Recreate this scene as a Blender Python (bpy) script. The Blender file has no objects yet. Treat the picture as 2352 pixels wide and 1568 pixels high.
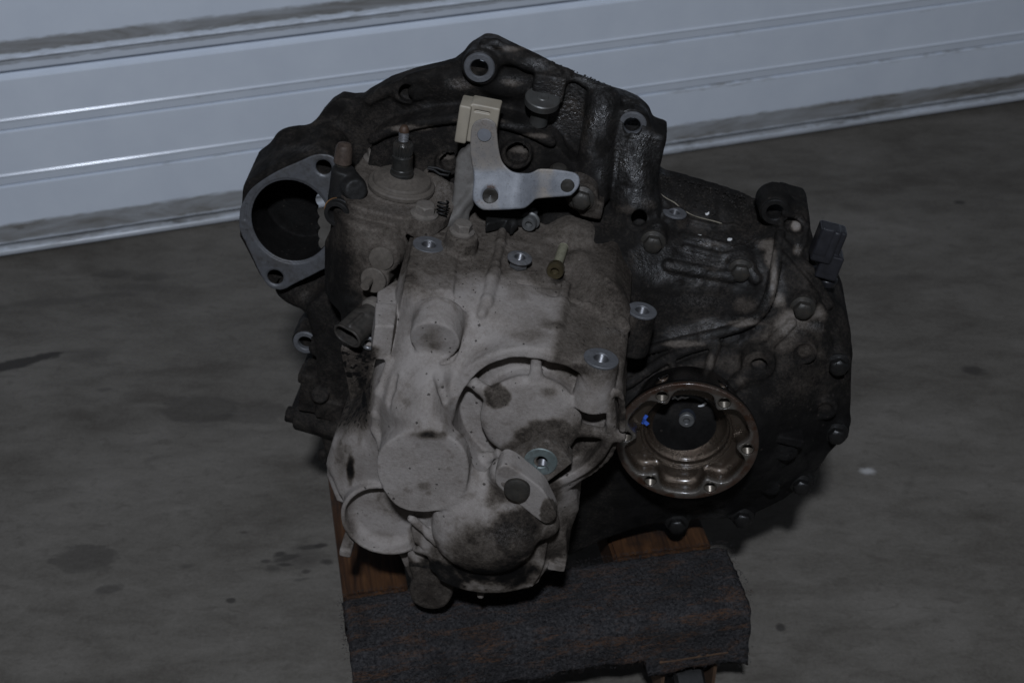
import bpy, bmesh, math, random
import numpy as np
from mathutils import Matrix, Vector
random.seed(3); np.random.seed(3)
C = bpy.context.scene
COL = C.collection

# ------------------------------------------------------------------ camera, world, lamp, exposure
PITCH = math.radians(38); CAMZ = 1.07
cam_d = bpy.data.cameras.new('camera'); cam = bpy.data.objects.new('camera', cam_d); COL.objects.link(cam)
cam.location = (0, 0, CAMZ); cam.rotation_euler = (math.radians(90) - PITCH, 0, 0)
cam_d.lens = 50; cam_d.sensor_width = 36; cam_d.clip_start = .02; cam_d.clip_end = 50
cam_d.dof.use_dof = True; cam_d.dof.focus_distance = 1.06; cam_d.dof.aperture_fstop = 11
C.camera = cam
C.view_settings.view_transform = 'Standard'; C.view_settings.look = 'None'
C.view_settings.exposure = 0; C.view_settings.gamma = 1
W = bpy.data.worlds.new('World'); C.world = W; W.use_nodes = True
bg = W.node_tree.nodes['Background']; bg.inputs[0].default_value = (.90, .96, 1.06, 1); bg.inputs[1].default_value = .036
# camera flash, moved above and well behind the lens to soften distance falloff
fl_d = bpy.data.lights.new('flash', 'AREA'); fl = bpy.data.objects.new('flash', fl_d); COL.objects.link(fl)
fl_d.shape = 'RECTANGLE'; fl_d.size = .12; fl_d.size_y = .08; fl_d.energy = 33; fl_d.color = (.84, .91, 1.04)
camM = Matrix.Translation(cam.location) @ cam.rotation_euler.to_matrix().to_4x4()
fl.matrix_world = camM @ Matrix.Translation((-.05, .46, .95)) @ Matrix.Rotation(math.radians(-10), 4, 'X')

# ------------------------------------------------------------------ gearbox frame (mm) and picture helpers
F = 3267.; D = 1100.
R = np.array([.9816, -.1908, 0]); A = np.array([-.1040, -.5348, .8386])
R /= np.linalg.norm(R); A -= R * (A @ R); A /= np.linalg.norm(A); U = np.cross(A, R)
RUA = np.array([R, U, A])
def ray(px, py):
    return RUA @ np.array([0, 0, D]), RUA @ np.array([(px - 1176) / F, -(py - 784) / F, -1.])
def pa(px, py, a):
    o, d = ray(px, py); return o + (a - o[2]) / d[2] * d
def pu(px, py, u):
    o, d = ray(px, py); return o + (u - o[1]) / d[1] * d
def pz(px, py, z):
    o, d = ray(px, py); return o + (D - z) * d
def proj(p):
    c = np.asarray(p) @ RUA; z = D - c[..., 2]
    return 1176 + F * c[..., 0] / z, 784 - F * c[..., 1] / z
GB = camM @ Matrix.Translation((0, 0, -D / 1000)) @ Matrix(((R[0], U[0], A[0], 0), (R[1], U[1], A[1], 0), (R[2], U[2], A[2], 0), (0, 0, 0, 1)))
def to_world(p): return GB @ Vector(np.asarray(p) / 1000.)
def wz(px, py, z):                      # a photograph ray meeting the level z
    d = (camM.to_3x3() @ Vector(((px - 1176) / F, -(py - 784) / F, -1.))); o = Vector(cam.location)
    t = (z - o.z) / d.z; return o + d * t

# ------------------------------------------------------------------ noise
def vnoise(p, seed=0):
    p = np.asarray(p, np.float64); i = np.floor(p).astype(np.int64); f = p - i; f = f * f * (3 - 2 * f)
    def h(x, y, z):
        n = (x * 374761393 + y * 668265263 + z * 2147483647 + seed * 974711) & 0x7fffffff
        n = ((n ^ (n >> 13)) * 1274126177) & 0x7fffffff
        return ((n ^ (n >> 16)) & 0xffff) / 65535.
    o = 0
    for dx in (0, 1):
        for dy in (0, 1):
            for dz in (0, 1):
                w = (f[:, 0] if dx else 1 - f[:, 0]) * (f[:, 1] if dy else 1 - f[:, 1]) * (f[:, 2] if dz else 1 - f[:, 2])
                o = o + w * h(i[:, 0] + dx, i[:, 1] + dy, i[:, 2] + dz)
    return o
def fbm(p, sc, oct=4, seed=0):
    o = 0; a = .5; p = np.asarray(p) / sc
    for k in range(oct): o = o + a * vnoise(p, seed + k); p = p * 2.03; a *= .5
    return o / (1 - .5 ** oct)
def sst(e0, e1, x):
    t = np.clip((x - e0) / (e1 - e0), 0, 1); return t * t * (3 - 2 * t)

# ------------------------------------------------------------------ distance fields
def poly2(P, X, Y):
    P = np.asarray(P, np.float32); n = len(P); d = np.full(np.broadcast(X, Y).shape, 1e9, np.float32); s = np.ones(d.shape, bool)
    for i in range(n):
        a = P[i]; b = P[i - 1]; ex, ey = b - a; wx = X - a[0]; wy = Y - a[1]
        t = np.clip((wx * ex + wy * ey) / (ex * ex + ey * ey + 1e-9), 0, 1)
        d = np.minimum(d, (wx - ex * t) ** 2 + (wy - ey * t) ** 2)
        c1 = Y >= a[1]; c2 = Y < b[1]; c3 = ex * wy > ey * wx
        s ^= (c1 & c2 & c3) | (~c1 & ~c2 & ~c3)
    d = np.sqrt(d); return np.where(s, d, -d)
def smooth(P, n=5, closed=True):
    P = np.asarray(P, float); N = len(P); out = []
    rng = range(N) if closed else range(N - 1)
    for i in rng:
        if closed: p0, p1, p2, p3 = P[i - 1], P[i], P[(i + 1) % N], P[(i + 2) % N]
        else: p0, p1, p2, p3 = P[max(i - 1, 0)], P[i], P[i + 1], P[min(i + 2, N - 1)]
        for k in range(n):
            t = k / n
            out.append(.5 * (2 * p1 + (p2 - p0) * t + (2 * p0 - 5 * p1 + 4 * p2 - p3) * t * t + (3 * p1 - p0 - 3 * p2 + p3) * t ** 3))
    if not closed: out.append(P[-1])
    return np.array(out)
def ell(dx, dy, r):                      # rounded intersection of two distances
    a = dx + r; b = dy + r
    return np.minimum(np.maximum(a, b), 0) + np.sqrt(np.maximum(a, 0) ** 2 + np.maximum(b, 0) ** 2) - r

class Grid:
    def __init__(s, lo, hi, h):
        s.h = h; s.lo = np.array(lo, float); n = np.ceil((np.array(hi) - s.lo) / h).astype(int) + 1
        s.ax = [(s.lo[k] + h * np.arange(n[k])).astype(np.float32) for k in range(3)]
        s.D = np.full(n, 60., np.float32)
    def op(s, f, lo, hi, k=0., mode='u'):
        pad = k + 4 * s.h + 2; sl = []
        for q in range(3):
            i0 = max(0, int((lo[q] - pad - s.lo[q]) / s.h)); i1 = min(len(s.ax[q]), int((hi[q] + pad - s.lo[q]) / s.h) + 2)
            if i1 <= i0: return s
            sl.append(slice(i0, i1))
        X = s.ax[0][sl[0]][:, None, None]; Y = s.ax[1][sl[1]][None, :, None]; Z = s.ax[2][sl[2]][None, None, :]
        d = f(X, Y, Z).astype(np.float32); o = s.D[tuple(sl)]
        if mode == 'u': a, b, sgn = o, d, 1
        elif mode == 'd': a, b, sgn = -o, d, -1
        else: a, b, sgn = -o, -d, -1
        if k > 0:
            h = np.clip(.5 + .5 * (b - a) / k, 0, 1); r = b + (a - b) * h - k * h * (1 - h)
        else: r = np.minimum(a, b)
        s.D[tuple(sl)] = sgn * r
        return s
    # primitives
    def seg(s, p0, p1, r0, r1=None, k=0., mode='u'):           # tapered capsule
        p0 = np.asarray(p0, float); p1 = np.asarray(p1, float); r1 = r0 if r1 is None else r1; e = p1 - p0; L = e @ e + 1e-9
        def f(X, Y, Z):
            x = X - p0[0]; y = Y - p0[1]; z = Z - p0[2]; t = np.clip((x * e[0] + y * e[1] + z * e[2]) / L, 0, 1)
            return np.sqrt((x - e[0] * t) ** 2 + (y - e[1] * t) ** 2 + (z - e[2] * t) ** 2) - (r0 + (r1 - r0) * t)
        m = max(r0, r1); return s.op(f, np.minimum(p0, p1) - m, np.maximum(p0, p1) + m, k, mode)
    def path(s, P, r, k=0., mode='u'):
        for i in range(len(P) - 1): s.seg(P[i], P[i + 1], r, r, k, mode)
        return s
    def cyl(s, p0, p1, r0, r1=None, rd=1., k=0., mode='u'):    # flat-ended tapered cylinder
        p0 = np.asarray(p0, float); p1 = np.asarray(p1, float); r1 = r0 if r1 is None else r1; e = p1 - p0; L = np.linalg.norm(e); e = e / L
        def f(X, Y, Z):
            x = X - p0[0]; y = Y - p0[1]; z = Z - p0[2]; t = x * e[0] + y * e[1] + z * e[2]
            q = np.sqrt(np.maximum((x - e[0] * t) ** 2 + (y - e[1] * t) ** 2 + (z - e[2] * t) ** 2, 0)) - (r0 + (r1 - r0) * np.clip(t / L, 0, 1))
            return ell(q, np.abs(t - L / 2) - L / 2, rd)
        m = max(r0, r1); return s.op(f, np.minimum(p0, p1) - m, np.maximum(p0, p1) + m, k, mode)
    def exA(s, P, a0, a1, rd=1., k=0., mode='u', tu=0., tr=0., c=(0, 0), draft=0.):   # outline in r,u pushed along a
        P = np.asarray(P)[:, :2]; lo = P.min(0); hi = P.max(0)
        def f(X, Y, Z):
            d = poly2(P, X[:, :, 0], Y[:, :, 0])[:, :, None]; top = a1 + tr * (X - c[0]) + tu * (Y - c[1])
            if draft: d = d + (Z - a0) * draft
            return ell(d, np.maximum(Z - top, a0 - Z), rd)
        m = 60 if (tu or tr) else 0
        return s.op(f, (lo[0], lo[1], min(a0, a1) - m * 0), (hi[0], hi[1], max(a0, a1) + m), k, mode)
    def exU(s, P, u0, u1, rd=1., k=0., mode='u', ta=0., c=0.):                         # outline in r,a pushed along u
        P = np.asarray(P)[:, [0, 2]]; lo = P.min(0); hi = P.max(0)
        def f(X, Y, Z):
            d = poly2(P, X[:, 0, :], Z[:, 0, :])[:, None, :]
            return ell(d, np.maximum(Y - (u1 + ta * (Z - c)), u0 - Y), rd)
        return s.op(f, (lo[0], u0, lo[1]), (hi[0], u1 + abs(ta) * 60, hi[1]), k, mode)
    def ball(s, c, rad, k=0., mode='u'):
        c = np.asarray(c, float); rad = np.broadcast_to(np.asarray(rad, float), (3,))
        def f(X, Y, Z):
            q = np.sqrt(((X - c[0]) / rad[0]) ** 2 + ((Y - c[1]) / rad[1]) ** 2 + ((Z - c[2]) / rad[2]) ** 2); return (q - 1) * rad.min()
        return s.op(f, c - rad, c + rad, k, mode)
    def box(s, c, half, M=None, rd=1., k=0., mode='u'):
        c = np.asarray(c, float); half = np.asarray(half, float); M = np.eye(3) if M is None else np.asarray(M, float); m = np.linalg.norm(half)
        def f(X, Y, Z):
            x = X - c[0]; y = Y - c[1]; z = Z - c[2]
            q = [np.abs(M[i][0] * x + M[i][1] * y + M[i][2] * z) - half[i] + rd for i in range(3)]
            return np.sqrt(sum(np.maximum(v, 0) ** 2 for v in q)) + np.minimum(np.maximum(np.maximum(q[0], q[1]), q[2]), 0) - rd
        return s.op(f, c - m, c + m, k, mode)
    def rough(s, amp, sc, seed=0):
        near = np.abs(s.D) < 4; i = np.nonzero(near)
        p = np.stack([s.ax[q][i[q]] for q in range(3)], 1); s.D[i] += ((fbm(p, sc, 3, seed) - .5) * 2 * amp).astype(np.float32); return s
    def mesh(s):                                                # surface nets
        Dn = s.D; n = Dn.shape; Dn[0] = Dn[-1] = 5; Dn[:, 0] = Dn[:, -1] = 5; Dn[:, :, 0] = Dn[:, :, -1] = 5
        S = Dn < 0; c = S[:-1, :-1, :-1]; any_ = c.copy(); all_ = c.copy()
        offs = [(i, j, k) for i in (0, 1) for j in (0, 1) for k in (0, 1)]
        for i, j, k in offs[1:]:
            q = S[i:n[0] - 1 + i, j:n[1] - 1 + j, k:n[2] - 1 + k]; any_ |= q; all_ &= q
        cell = any_ & ~all_; idx = np.argwhere(cell); vid = np.full(cell.shape, -1, np.int32); vid[cell] = np.arange(len(idx))
        val = {o: Dn[idx[:, 0] + o[0], idx[:, 1] + o[1], idx[:, 2] + o[2]] for o in offs}
        acc = np.zeros((len(idx), 3)); cnt = np.zeros(len(idx))
        for o in offs:
            for q in range(3):
                if o[q]: continue
                o2 = list(o); o2[q] = 1; v0 = val[o]; v1 = val[tuple(o2)]; m = (v0 < 0) != (v1 < 0); t = v0[m] / (v0[m] - v1[m])
                p = np.tile(np.array(o, float), (m.sum(), 1)); p[:, q] = t; acc[m] += p; cnt[m] += 1
        V = s.lo + s.h * (idx + acc / cnt[:, None]); Q = []
        for q in range(3):
            a, b = [(1, 2), (2, 0), (0, 1)][q]
            s0 = [slice(None)] * 3; s1 = [slice(None)] * 3; s0[q] = slice(0, -1); s1[q] = slice(1, None)
            e = np.argwhere(S[tuple(s0)] != S[tuple(s1)]); ok = (e[:, a] > 0) & (e[:, b] > 0) & (e[:, a] < n[a] - 1) & (e[:, b] < n[b] - 1); e = e[ok]
            flip = S[e[:, 0], e[:, 1], e[:, 2]]; quad = []
            for da, db in ((-1, -1), (0, -1), (0, 0), (-1, 0)):
                w = e.copy(); w[:, a] += da; w[:, b] += db; quad.append(vid[w[:, 0], w[:, 1], w[:, 2]])
            quad = np.stack(quad, 1); quad[~flip] = quad[~flip][:, ::-1]; Q.append(quad)
        return V, np.concatenate(Q)

# thin-plate surface through points, as a height over the plane that faces 33 degrees up from the shaft axis
class Sheet:
    def __init__(s, pts, lam=0.):
        P = np.array(pts) @ RUA; s.xy = P[:, :2]; z = P[:, 2]; n = len(P)
        K = s.k(np.linalg.norm(s.xy[:, None] - s.xy[None], axis=2)) + lam * np.eye(n); T = np.c_[np.ones(n), s.xy]
        L = np.zeros((n + 3, n + 3)); L[:n, :n] = K; L[:n, n:] = T; L[n:, :n] = T.T
        s.w = np.linalg.solve(L, np.r_[z, 0, 0, 0])
        s.g = 2.5; s.o = s.xy.min(0) - 90; m = np.ceil((s.xy.max(0) + 90 - s.o) / s.g).astype(int)
        gx = s.o[0] + s.g * np.arange(m[0]); gy = s.o[1] + s.g * np.arange(m[1])
        Q = np.stack(np.meshgrid(gx, gy, indexing='ij'), -1).reshape(-1, 2)
        s.H = s.ev(Q).reshape(m).astype(np.float32)
    def k(s, r): return np.where(r > 1e-6, r * r * np.log(np.maximum(r, 1e-6)), 0)
    def ev(s, Q):
        return s.k(np.linalg.norm(Q[:, None] - s.xy[None], axis=2)) @ s.w[:-3] + s.w[-3] + Q @ s.w[-2:]
    def look(s, x, y):
        fx = np.clip((x - s.o[0]) / s.g, 0, s.H.shape[0] - 1.01); fy = np.clip((y - s.o[1]) / s.g, 0, s.H.shape[1] - 1.01)
        i = fx.astype(np.int32); j = fy.astype(np.int32); u = fx - i; v = fy - j; H = s.H
        return (H[i, j] * (1 - u) + H[i + 1, j] * u) * (1 - v) + (H[i, j + 1] * (1 - u) + H[i + 1, j + 1] * u) * v
    def f(s, X, Y, Z):
        x = X * R[0] + Y * U[0] + Z * A[0]; y = X * R[1] + Y * U[1] + Z * A[1]; z = X * R[2] + Y * U[2] + Z * A[2]
        return (z - s.look(x, y)) * .8
    def hit(s, px, py, up=0.):
        z = 0.
        for _ in range(25):
            p = pz(px, py, z); c = p @ RUA; z = .5 * z + .5 * float(s.look(np.array([c[0]]), np.array([c[1]]))[0])
        return pz(px, py, z + up)

# ------------------------------------------------------------------ materials
def mat(name):
    m = bpy.data.materials.new(name); m.use_nodes = True; nt = m.node_tree
    return m, nt, nt.nodes['Principled BSDF']
def nd(nt, t, **kw):
    n = nt.nodes.new(t)
    for k, v in kw.items():
        if k.startswith('i_'):
            key = k[2:]; key = int(key) if key.isdigit() else key.replace('_', ' ')
            n.inputs[key].default_value = v
        else: setattr(n, k, v)
    return n
def noise(nt, co, sc, det=4, rough=.6, dist=0.):
    n = nd(nt, 'ShaderNodeTexNoise'); n.inputs['Scale'].default_value = sc; n.inputs['Detail'].default_value = det
    n.inputs['Roughness'].default_value = rough; n.inputs['Distortion'].default_value = dist; nt.links.new(co, n.inputs['Vector']); return n.outputs[0]
def mth(nt, op, a, b=None, c=None, clamp=False):
    n = nd(nt, 'ShaderNodeMath', operation=op, use_clamp=clamp)
    for i, v in enumerate((a, b, c)):
        if v is None: continue
        if isinstance(v, (int, float)): n.inputs[i].default_value = v
        else: nt.links.new(v, n.inputs[i])
    return n.outputs[0]
def ramp(nt, fac, stops, interp='LINEAR'):
    n = nd(nt, 'ShaderNodeValToRGB'); cr = n.color_ramp; cr.interpolation = interp
    while len(cr.elements) < len(stops): cr.elements.new(.5)
    for e, (p, c) in zip(cr.elements, stops): e.position = p; e.color = (*c, 1) if len(c) == 3 else c
    nt.links.new(fac, n.inputs[0]); return n.outputs[0]
def mixc(nt, f, a, b):
    n = nd(nt, 'ShaderNodeMix', data_type='RGBA')
    for sck, v in ((n.inputs[0], f), (n.inputs[6], a), (n.inputs[7], b)):
        if isinstance(v, (int, float)): sck.default_value = v
        elif isinstance(v, tuple): sck.default_value = (*v, 1)
        else: nt.links.new(v, sck)
    return n.outputs[2]
def rng(nt, v, a, b, c=0., d=1.):
    n = nd(nt, 'ShaderNodeMapRange'); nt.links.new(v, n.inputs[0])
    for i, x in enumerate((a, b, c, d)): n.inputs[i + 1].default_value = x
    return n.outputs[0]
def bump(nt, h, strength, dist, b):
    n = nd(nt, 'ShaderNodeBump'); n.inputs['Strength'].default_value = strength; n.inputs['Distance'].default_value = dist
    nt.links.new(h, n.inputs['Height']); nt.links.new(n.outputs[0], b.inputs['Normal'])
def attr(nt, name):
    n = nd(nt, 'ShaderNodeAttribute', attribute_name=name); return n.outputs['Fac']
def objco(nt): return nd(nt, 'ShaderNodeTexCoord').outputs['Object']

def casting_material():
    m, nt, b = mat('grimy_cast_aluminium'); co = objco(nt); L = nt.links.new
    dust = attr(nt, 'dust'); oil = attr(nt, 'oil'); bare = attr(nt, 'bare')
    n1 = noise(nt, co, 55, 6, .65, .6); n2 = noise(nt, co, 420, 5, .7); n3 = noise(nt, co, 1500, 2, .6)
    v = mth(nt, 'ADD', dust, mth(nt, 'MULTIPLY', mth(nt, 'SUBTRACT', n1, .5), .30))
    v = mth(nt, 'ADD', v, mth(nt, 'MULTIPLY', mth(nt, 'SUBTRACT', n2, .5), .42))
    v = mth(nt, 'ADD', v, mth(nt, 'MULTIPLY', mth(nt, 'SUBTRACT', n3, .5), .30))
    col = ramp(nt, v, [(0, (.0042, .0038, .0035)), (.20, (.0090, .0079, .0069)), (.36, (.036, .0295, .0240)), (.52, (.088, .0745, .062)), (.75, (.175, .153, .135)), (1, (.265, .240, .220))])
    # fine dark pits and chips in the dust
    vo = nd(nt, 'ShaderNodeTexVoronoi', feature='F1'); vo.inputs['Scale'].default_value = 230; L(co, vo.inputs['Vector'])
    vsel = nd(nt, 'ShaderNodeSeparateColor'); L(vo.outputs['Color'], vsel.inputs[0])
    rad = mth(nt, 'MULTIPLY', mth(nt, 'POWER', vsel.outputs[0], 10), .30)
    pit = mth(nt, 'MULTIPLY', mth(nt, 'LESS_THAN', mth(nt, 'ADD', vo.outputs['Distance'], mth(nt, 'MULTIPLY', mth(nt, 'SUBTRACT', n3, .5), .40)), rad), .8)
    col = mixc(nt, pit, col, (.025, .021, .018))
    # bare metal scuffs
    sc = mth(nt, 'MULTIPLY', bare, rng(nt, mth(nt, 'ADD', mth(nt, 'MULTIPLY', n2, .45), mth(nt, 'MULTIPLY', n3, .55)), .47, .60))
    col = mixc(nt, mth(nt, 'MULTIPLY', sc, .6), col, (.24, .235, .23)); L(col, b.inputs['Base Color'])
    L(mth(nt, 'MULTIPLY', sc, .25), b.inputs['Metallic'])
    wet = mth(nt, 'MULTIPLY', oil, rng(nt, n1, .36, .60))
    r = mth(nt, 'SUBTRACT', mth(nt, 'ADD', .74, mth(nt, 'MULTIPLY', n2, .18)), mth(nt, 'MULTIPLY', wet, .55)); r = mth(nt, 'SUBTRACT', r, mth(nt, 'MULTIPLY', sc, .3)); L(r, b.inputs['Roughness'])
    h = mth(nt, 'ADD', mth(nt, 'MULTIPLY', n2, .7), mth(nt, 'MULTIPLY', n3, .35)); h = mth(nt, 'ADD', h, mth(nt, 'MULTIPLY', mth(nt, 'MULTIPLY', noise(nt, co, 330, 3, .65), oil), 3.0))
    bump(nt, mth(nt, 'SUBTRACT', h, mth(nt, 'MULTIPLY', pit, .5)), .55, .0011, b); L(mth(nt, 'ADD', .10, mth(nt, 'MULTIPLY', wet, .75)), b.inputs['Specular IOR Level'])
    return m
def simple(name, c0, c1, rough=.5, metal=0., sc=300, bs=.15, rv=.15, stain=None, spec=.5, grime=0.):
    m, nt, b = mat(name); co = objco(nt); L = nt.links.new
    n1 = noise(nt, co, sc, 5, .65); n2 = noise(nt, co, sc * .18, 4, .6, .5)
    f = rng(nt, mth(nt, 'ADD', mth(nt, 'MULTIPLY', n1, .5), mth(nt, 'MULTIPLY', n2, .5)), .35, .65)
    col = mixc(nt, f, c0, c1)
    if stain: col = mixc(nt, mth(nt, 'MULTIPLY', rng(nt, n2, .5, .62), stain[1]), col, stain[0])
    if grime: col = mixc(nt, mth(nt, 'MULTIPLY', rng(nt, n1, .46, .60), grime), col, (.03, .026, .022))
    L(col, b.inputs['Base Color']); b.inputs['Metallic'].default_value = metal; b.inputs['Specular IOR Level'].default_value = spec
    L(mth(nt, 'ADD', rough - rv / 2, mth(nt, 'MULTIPLY', n2, rv)), b.inputs['Roughness']); bump(nt, n1, bs, .0006, b)
    return m
M = {}
M['cast'] = casting_material()
M['machined'] = simple('machined_aluminium', (.09, .092, .098), (.15, .153, .162), .55, .3, 500, .15, grime=.35)
M['machined_dull'] = simple('dull_machined_aluminium', (.085, .087, .093), (.15, .153, .163), .5, .35, 200, .2, stain=((.06, .055, .05), .6), grime=.4)
M['thread'] = simple('bright_thread', (.07, .07, .073), (.13, .13, .135), .34, .6, 600, .1)
M['steel'] = simple('zinc_steel', (.12, .12, .125), (.21, .21, .215), .42, .4, 500, .2, grime=.4)
M['yellow_steel'] = simple('yellow_passivated_steel', (.30, .285, .20), (.44, .42, .30), .36, .4, 500, .2, grime=.3)
M['oily_steel'] = simple('oily_yellowed_steel', (.05, .040, .022), (.12, .095, .05), .25, .5, 400, .2, grime=.4)
M['dirty_steel'] = simple('dirty_bolt_steel', (.022, .020, .017), (.055, .05, .042), .5, .3, 350, .5, stain=((.07, .05, .03), .3), grime=.5)
M['black_bolt'] = simple('oily_black_bolt', (.006, .0058, .0056), (.016, .015, .014), .4, .2, 350, .5)
M['dusty_bolt'] = simple('dusty_bolt', (.095, .082, .068), (.215, .19, .166), .75, .1, 350, .6, stain=((.06, .05, .04), .5), grime=.35)
M['lever'] = simple('dusty_lever_steel', (.135, .14, .155), (.20, .206, .222), .55, .2, 120, .12, stain=((.15, .138, .122), .6), grime=.15)
M['plastic'] = simple('black_plastic', (.007, .0068, .0065), (.017, .016, .015), .55, 0, 300, .3, spec=.25)
M['dusty_plastic'] = simple('dusty_black_plastic', (.015, .0135, .012), (.060, .053, .045), .55, 0, 260, .3, grime=.35, spec=.3)
M['white_plastic'] = simple('yellowed_white_plastic', (.27, .235, .18), (.36, .32, .255), .5, 0, 90, .1, stain=((.14, .12, .085), .5), grime=.15)
M['dust_part'] = simple('dusty_brown_metal', (.060, .050, .040), (.125, .106, .087), .75, 0, 300, .5, stain=((.06, .05, .04), .5))
M['dark_steel'] = simple('dark_shaft_steel', (.03, .03, .028), (.07, .066, .06), .30, .5, 250, .15, stain=((.07, .045, .025), .5))
M['rust'] = simple('rusty_steel', (.075, .045, .028), (.17, .095, .05), .7, .2, 300, .6, grime=.5)
M['dark_rust'] = simple('dark_rust', (.035, .02, .013), (.08, .045, .026), .6, .2, 300, .5)
M['straw'] = simple('pale_straw', (.13, .115, .085), (.25, .22, .17), .7, 0, 300, .1)
M['chip'] = simple('white_chip', (.6, .6, .58), (.75, .75, .73), .6, 0, 300, .1)
M['copper'] = simple('brown_cap', (.035, .024, .018), (.10, .072, .055), .6, .2, 300, .3)

# ------------------------------------------------------------------ object helpers
def link_mesh(name, V, Fc, m, parent=None, smooth_=True, attrs=None, scale=1e-3):
    me = bpy.data.meshes.new(name); V = np.asarray(V, np.float32) * scale
    if isinstance(Fc, np.ndarray):
        me.vertices.add(len(V)); me.vertices.foreach_set('co', V.ravel()); n = len(Fc); k = Fc.shape[1]
        me.loops.add(n * k); me.loops.foreach_set('vertex_index', Fc.astype(np.int32).ravel()); me.polygons.add(n)
        me.polygons.foreach_set('loop_start', np.arange(0, n * k, k, dtype=np.int32)); me.update(calc_edges=True)
    else:
        me.from_pydata([tuple(map(float, v)) for v in V], [], Fc)
    if smooth_: me.polygons.foreach_set('use_smooth', np.ones(len(me.polygons), bool))
    for k, v in (attrs or {}).items():
        at = me.attributes.new(k, 'FLOAT', 'POINT'); at.data.foreach_set('value', np.asarray(v, np.float32))
    me.materials.append(m); me.update()
    o = bpy.data.objects.new(name, me); COL.objects.link(o)
    if parent is not None: o.parent = parent
    return o
def sdf_part(name, g, m, parent=None, paint=None):
    V, Q = g.mesh(); at = paint(V) if paint else None
    return link_mesh(name, V, Q, m, parent, attrs=at)
def thing(name, label, cat, Mw=None, group=None):
    o = bpy.data.objects.new(name, None); COL.objects.link(o); o.empty_display_size = .02
    if Mw is not None: o.matrix_world = Mw
    o['label'] = label; o['category'] = cat
    if group: o['group'] = group
    return o
def tag(o, label, cat, group=None):
    o['label'] = label; o['category'] = cat
    if group: o['group'] = group
    return o
def lathe(prof, seg=40, hexn=None):       # profile (radius, height); faces share vertices
    V = []; Fc = []
    for (r, z) in prof:
        for k in range(seg):
            a = 2 * math.pi * k / seg; V.append((r * math.cos(a), r * math.sin(a), z))
    n = len(prof)
    for i in range(n - 1):
        for k in range(seg):
            k2 = (k + 1) % seg; Fc.append((i * seg + k, i * seg + k2, (i + 1) * seg + k2, (i + 1) * seg + k))
    if prof[0][0] > 1e-6: Fc.append(tuple(reversed(range(seg))))
    if prof[-1][0] > 1e-6: Fc.append(tuple((n - 1) * seg + k for k in range(seg)))
    return V, Fc
def lathe_open(prof, seg=40):
    V, Fc = lathe(prof, seg); n = len(prof)
    Fc = [f for f in Fc if len(f) == 4]
    Fc += [((n - 1) * seg + k, (n - 1) * seg + (k + 1) % seg, (k + 1) % seg, k) for k in range(seg)]
    return V, Fc
def frame(p, axis, spin=0., ref=None):    # local matrix in the gearbox frame (metres), z along axis
    z = Vector(axis).normalized(); x = Vector(ref if ref is not None else (1, 0, 0)); x = (x - z * x.dot(z)).normalized(); y = z.cross(x)
    m = Matrix((x, y, z)).transposed().to_4x4() @ Matrix.Rotation(spin, 4, 'Z'); m.translation = Vector(np.asarray(p) / 1000.); return m
def sharp(o, ang=35):
    me = o.data; bm = bmesh.new(); bm.from_mesh(me); bmesh.ops.recalc_face_normals(bm, faces=bm.faces)
    for f in bm.faces: f.smooth = True
    for e in bm.edges:
        if len(e.link_faces) == 2 and e.calc_face_angle(0) > math.radians(ang): e.smooth = False
    bm.to_mesh(me); bm.free(); return o
def part(name, VF, m, parent, mw=None, ang=35):
    o = sharp(link_mesh(name, VF[0], VF[1], m, parent), ang)
    if mw is not None: o.matrix_local = mw
    return o
def place_copy(o, mw, parent, m=None):
    c = o.copy(); COL.objects.link(c); c.parent = parent; c.matrix_local = mw
    if m is not None:
        c.data = o.data.copy(); c.data.materials[0] = m
    return c
def hex_bolt(af=13., hh=7., fr=9.5, fh=2.2, dome=.6, dish=0.):
    V = []; Fc = []
    def ring(fn, seg=36):
        i = len(V)
        for k in range(seg): V.append(fn(2 * math.pi * k / seg))
        return list(range(i, i + seg))
    def hx(t): q = ((t + math.pi / 6) % (math.pi / 3)) - math.pi / 6; return (af / 2) / math.cos(q)
    rs = [ring(lambda t: (fr * .97 * math.cos(t), fr * .97 * math.sin(t), -1.5)), ring(lambda t: (fr * math.cos(t), fr * math.sin(t), .2)),
          ring(lambda t: (fr * math.cos(t), fr * math.sin(t), fh * .7)), ring(lambda t: (max(hx(t) + .8, fr * .8) * math.cos(t), max(hx(t) + .8, fr * .8) * math.sin(t), fh)),
          ring(lambda t: (hx(t) * math.cos(t), hx(t) * math.sin(t), fh + .5)), ring(lambda t: (hx(t) * math.cos(t), hx(t) * math.sin(t), hh - (hx(t) - af / 2) * .9 - .6)),
          ring(lambda t: (af / 2 * .93 * math.cos(t), af / 2 * .93 * math.sin(t), hh)), ring(lambda t: (af * .3 * math.cos(t), af * .3 * math.sin(t), hh + dome - dish))]
    for a, b in zip(rs[:-1], rs[1:]):
        for k in range(36): k2 = (k + 1) % 36; Fc.append((a[k], a[k2], b[k2], b[k]))
    Fc.append(tuple(rs[-1])); Fc.append(tuple(reversed(rs[0])))
    return V, Fc
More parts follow.
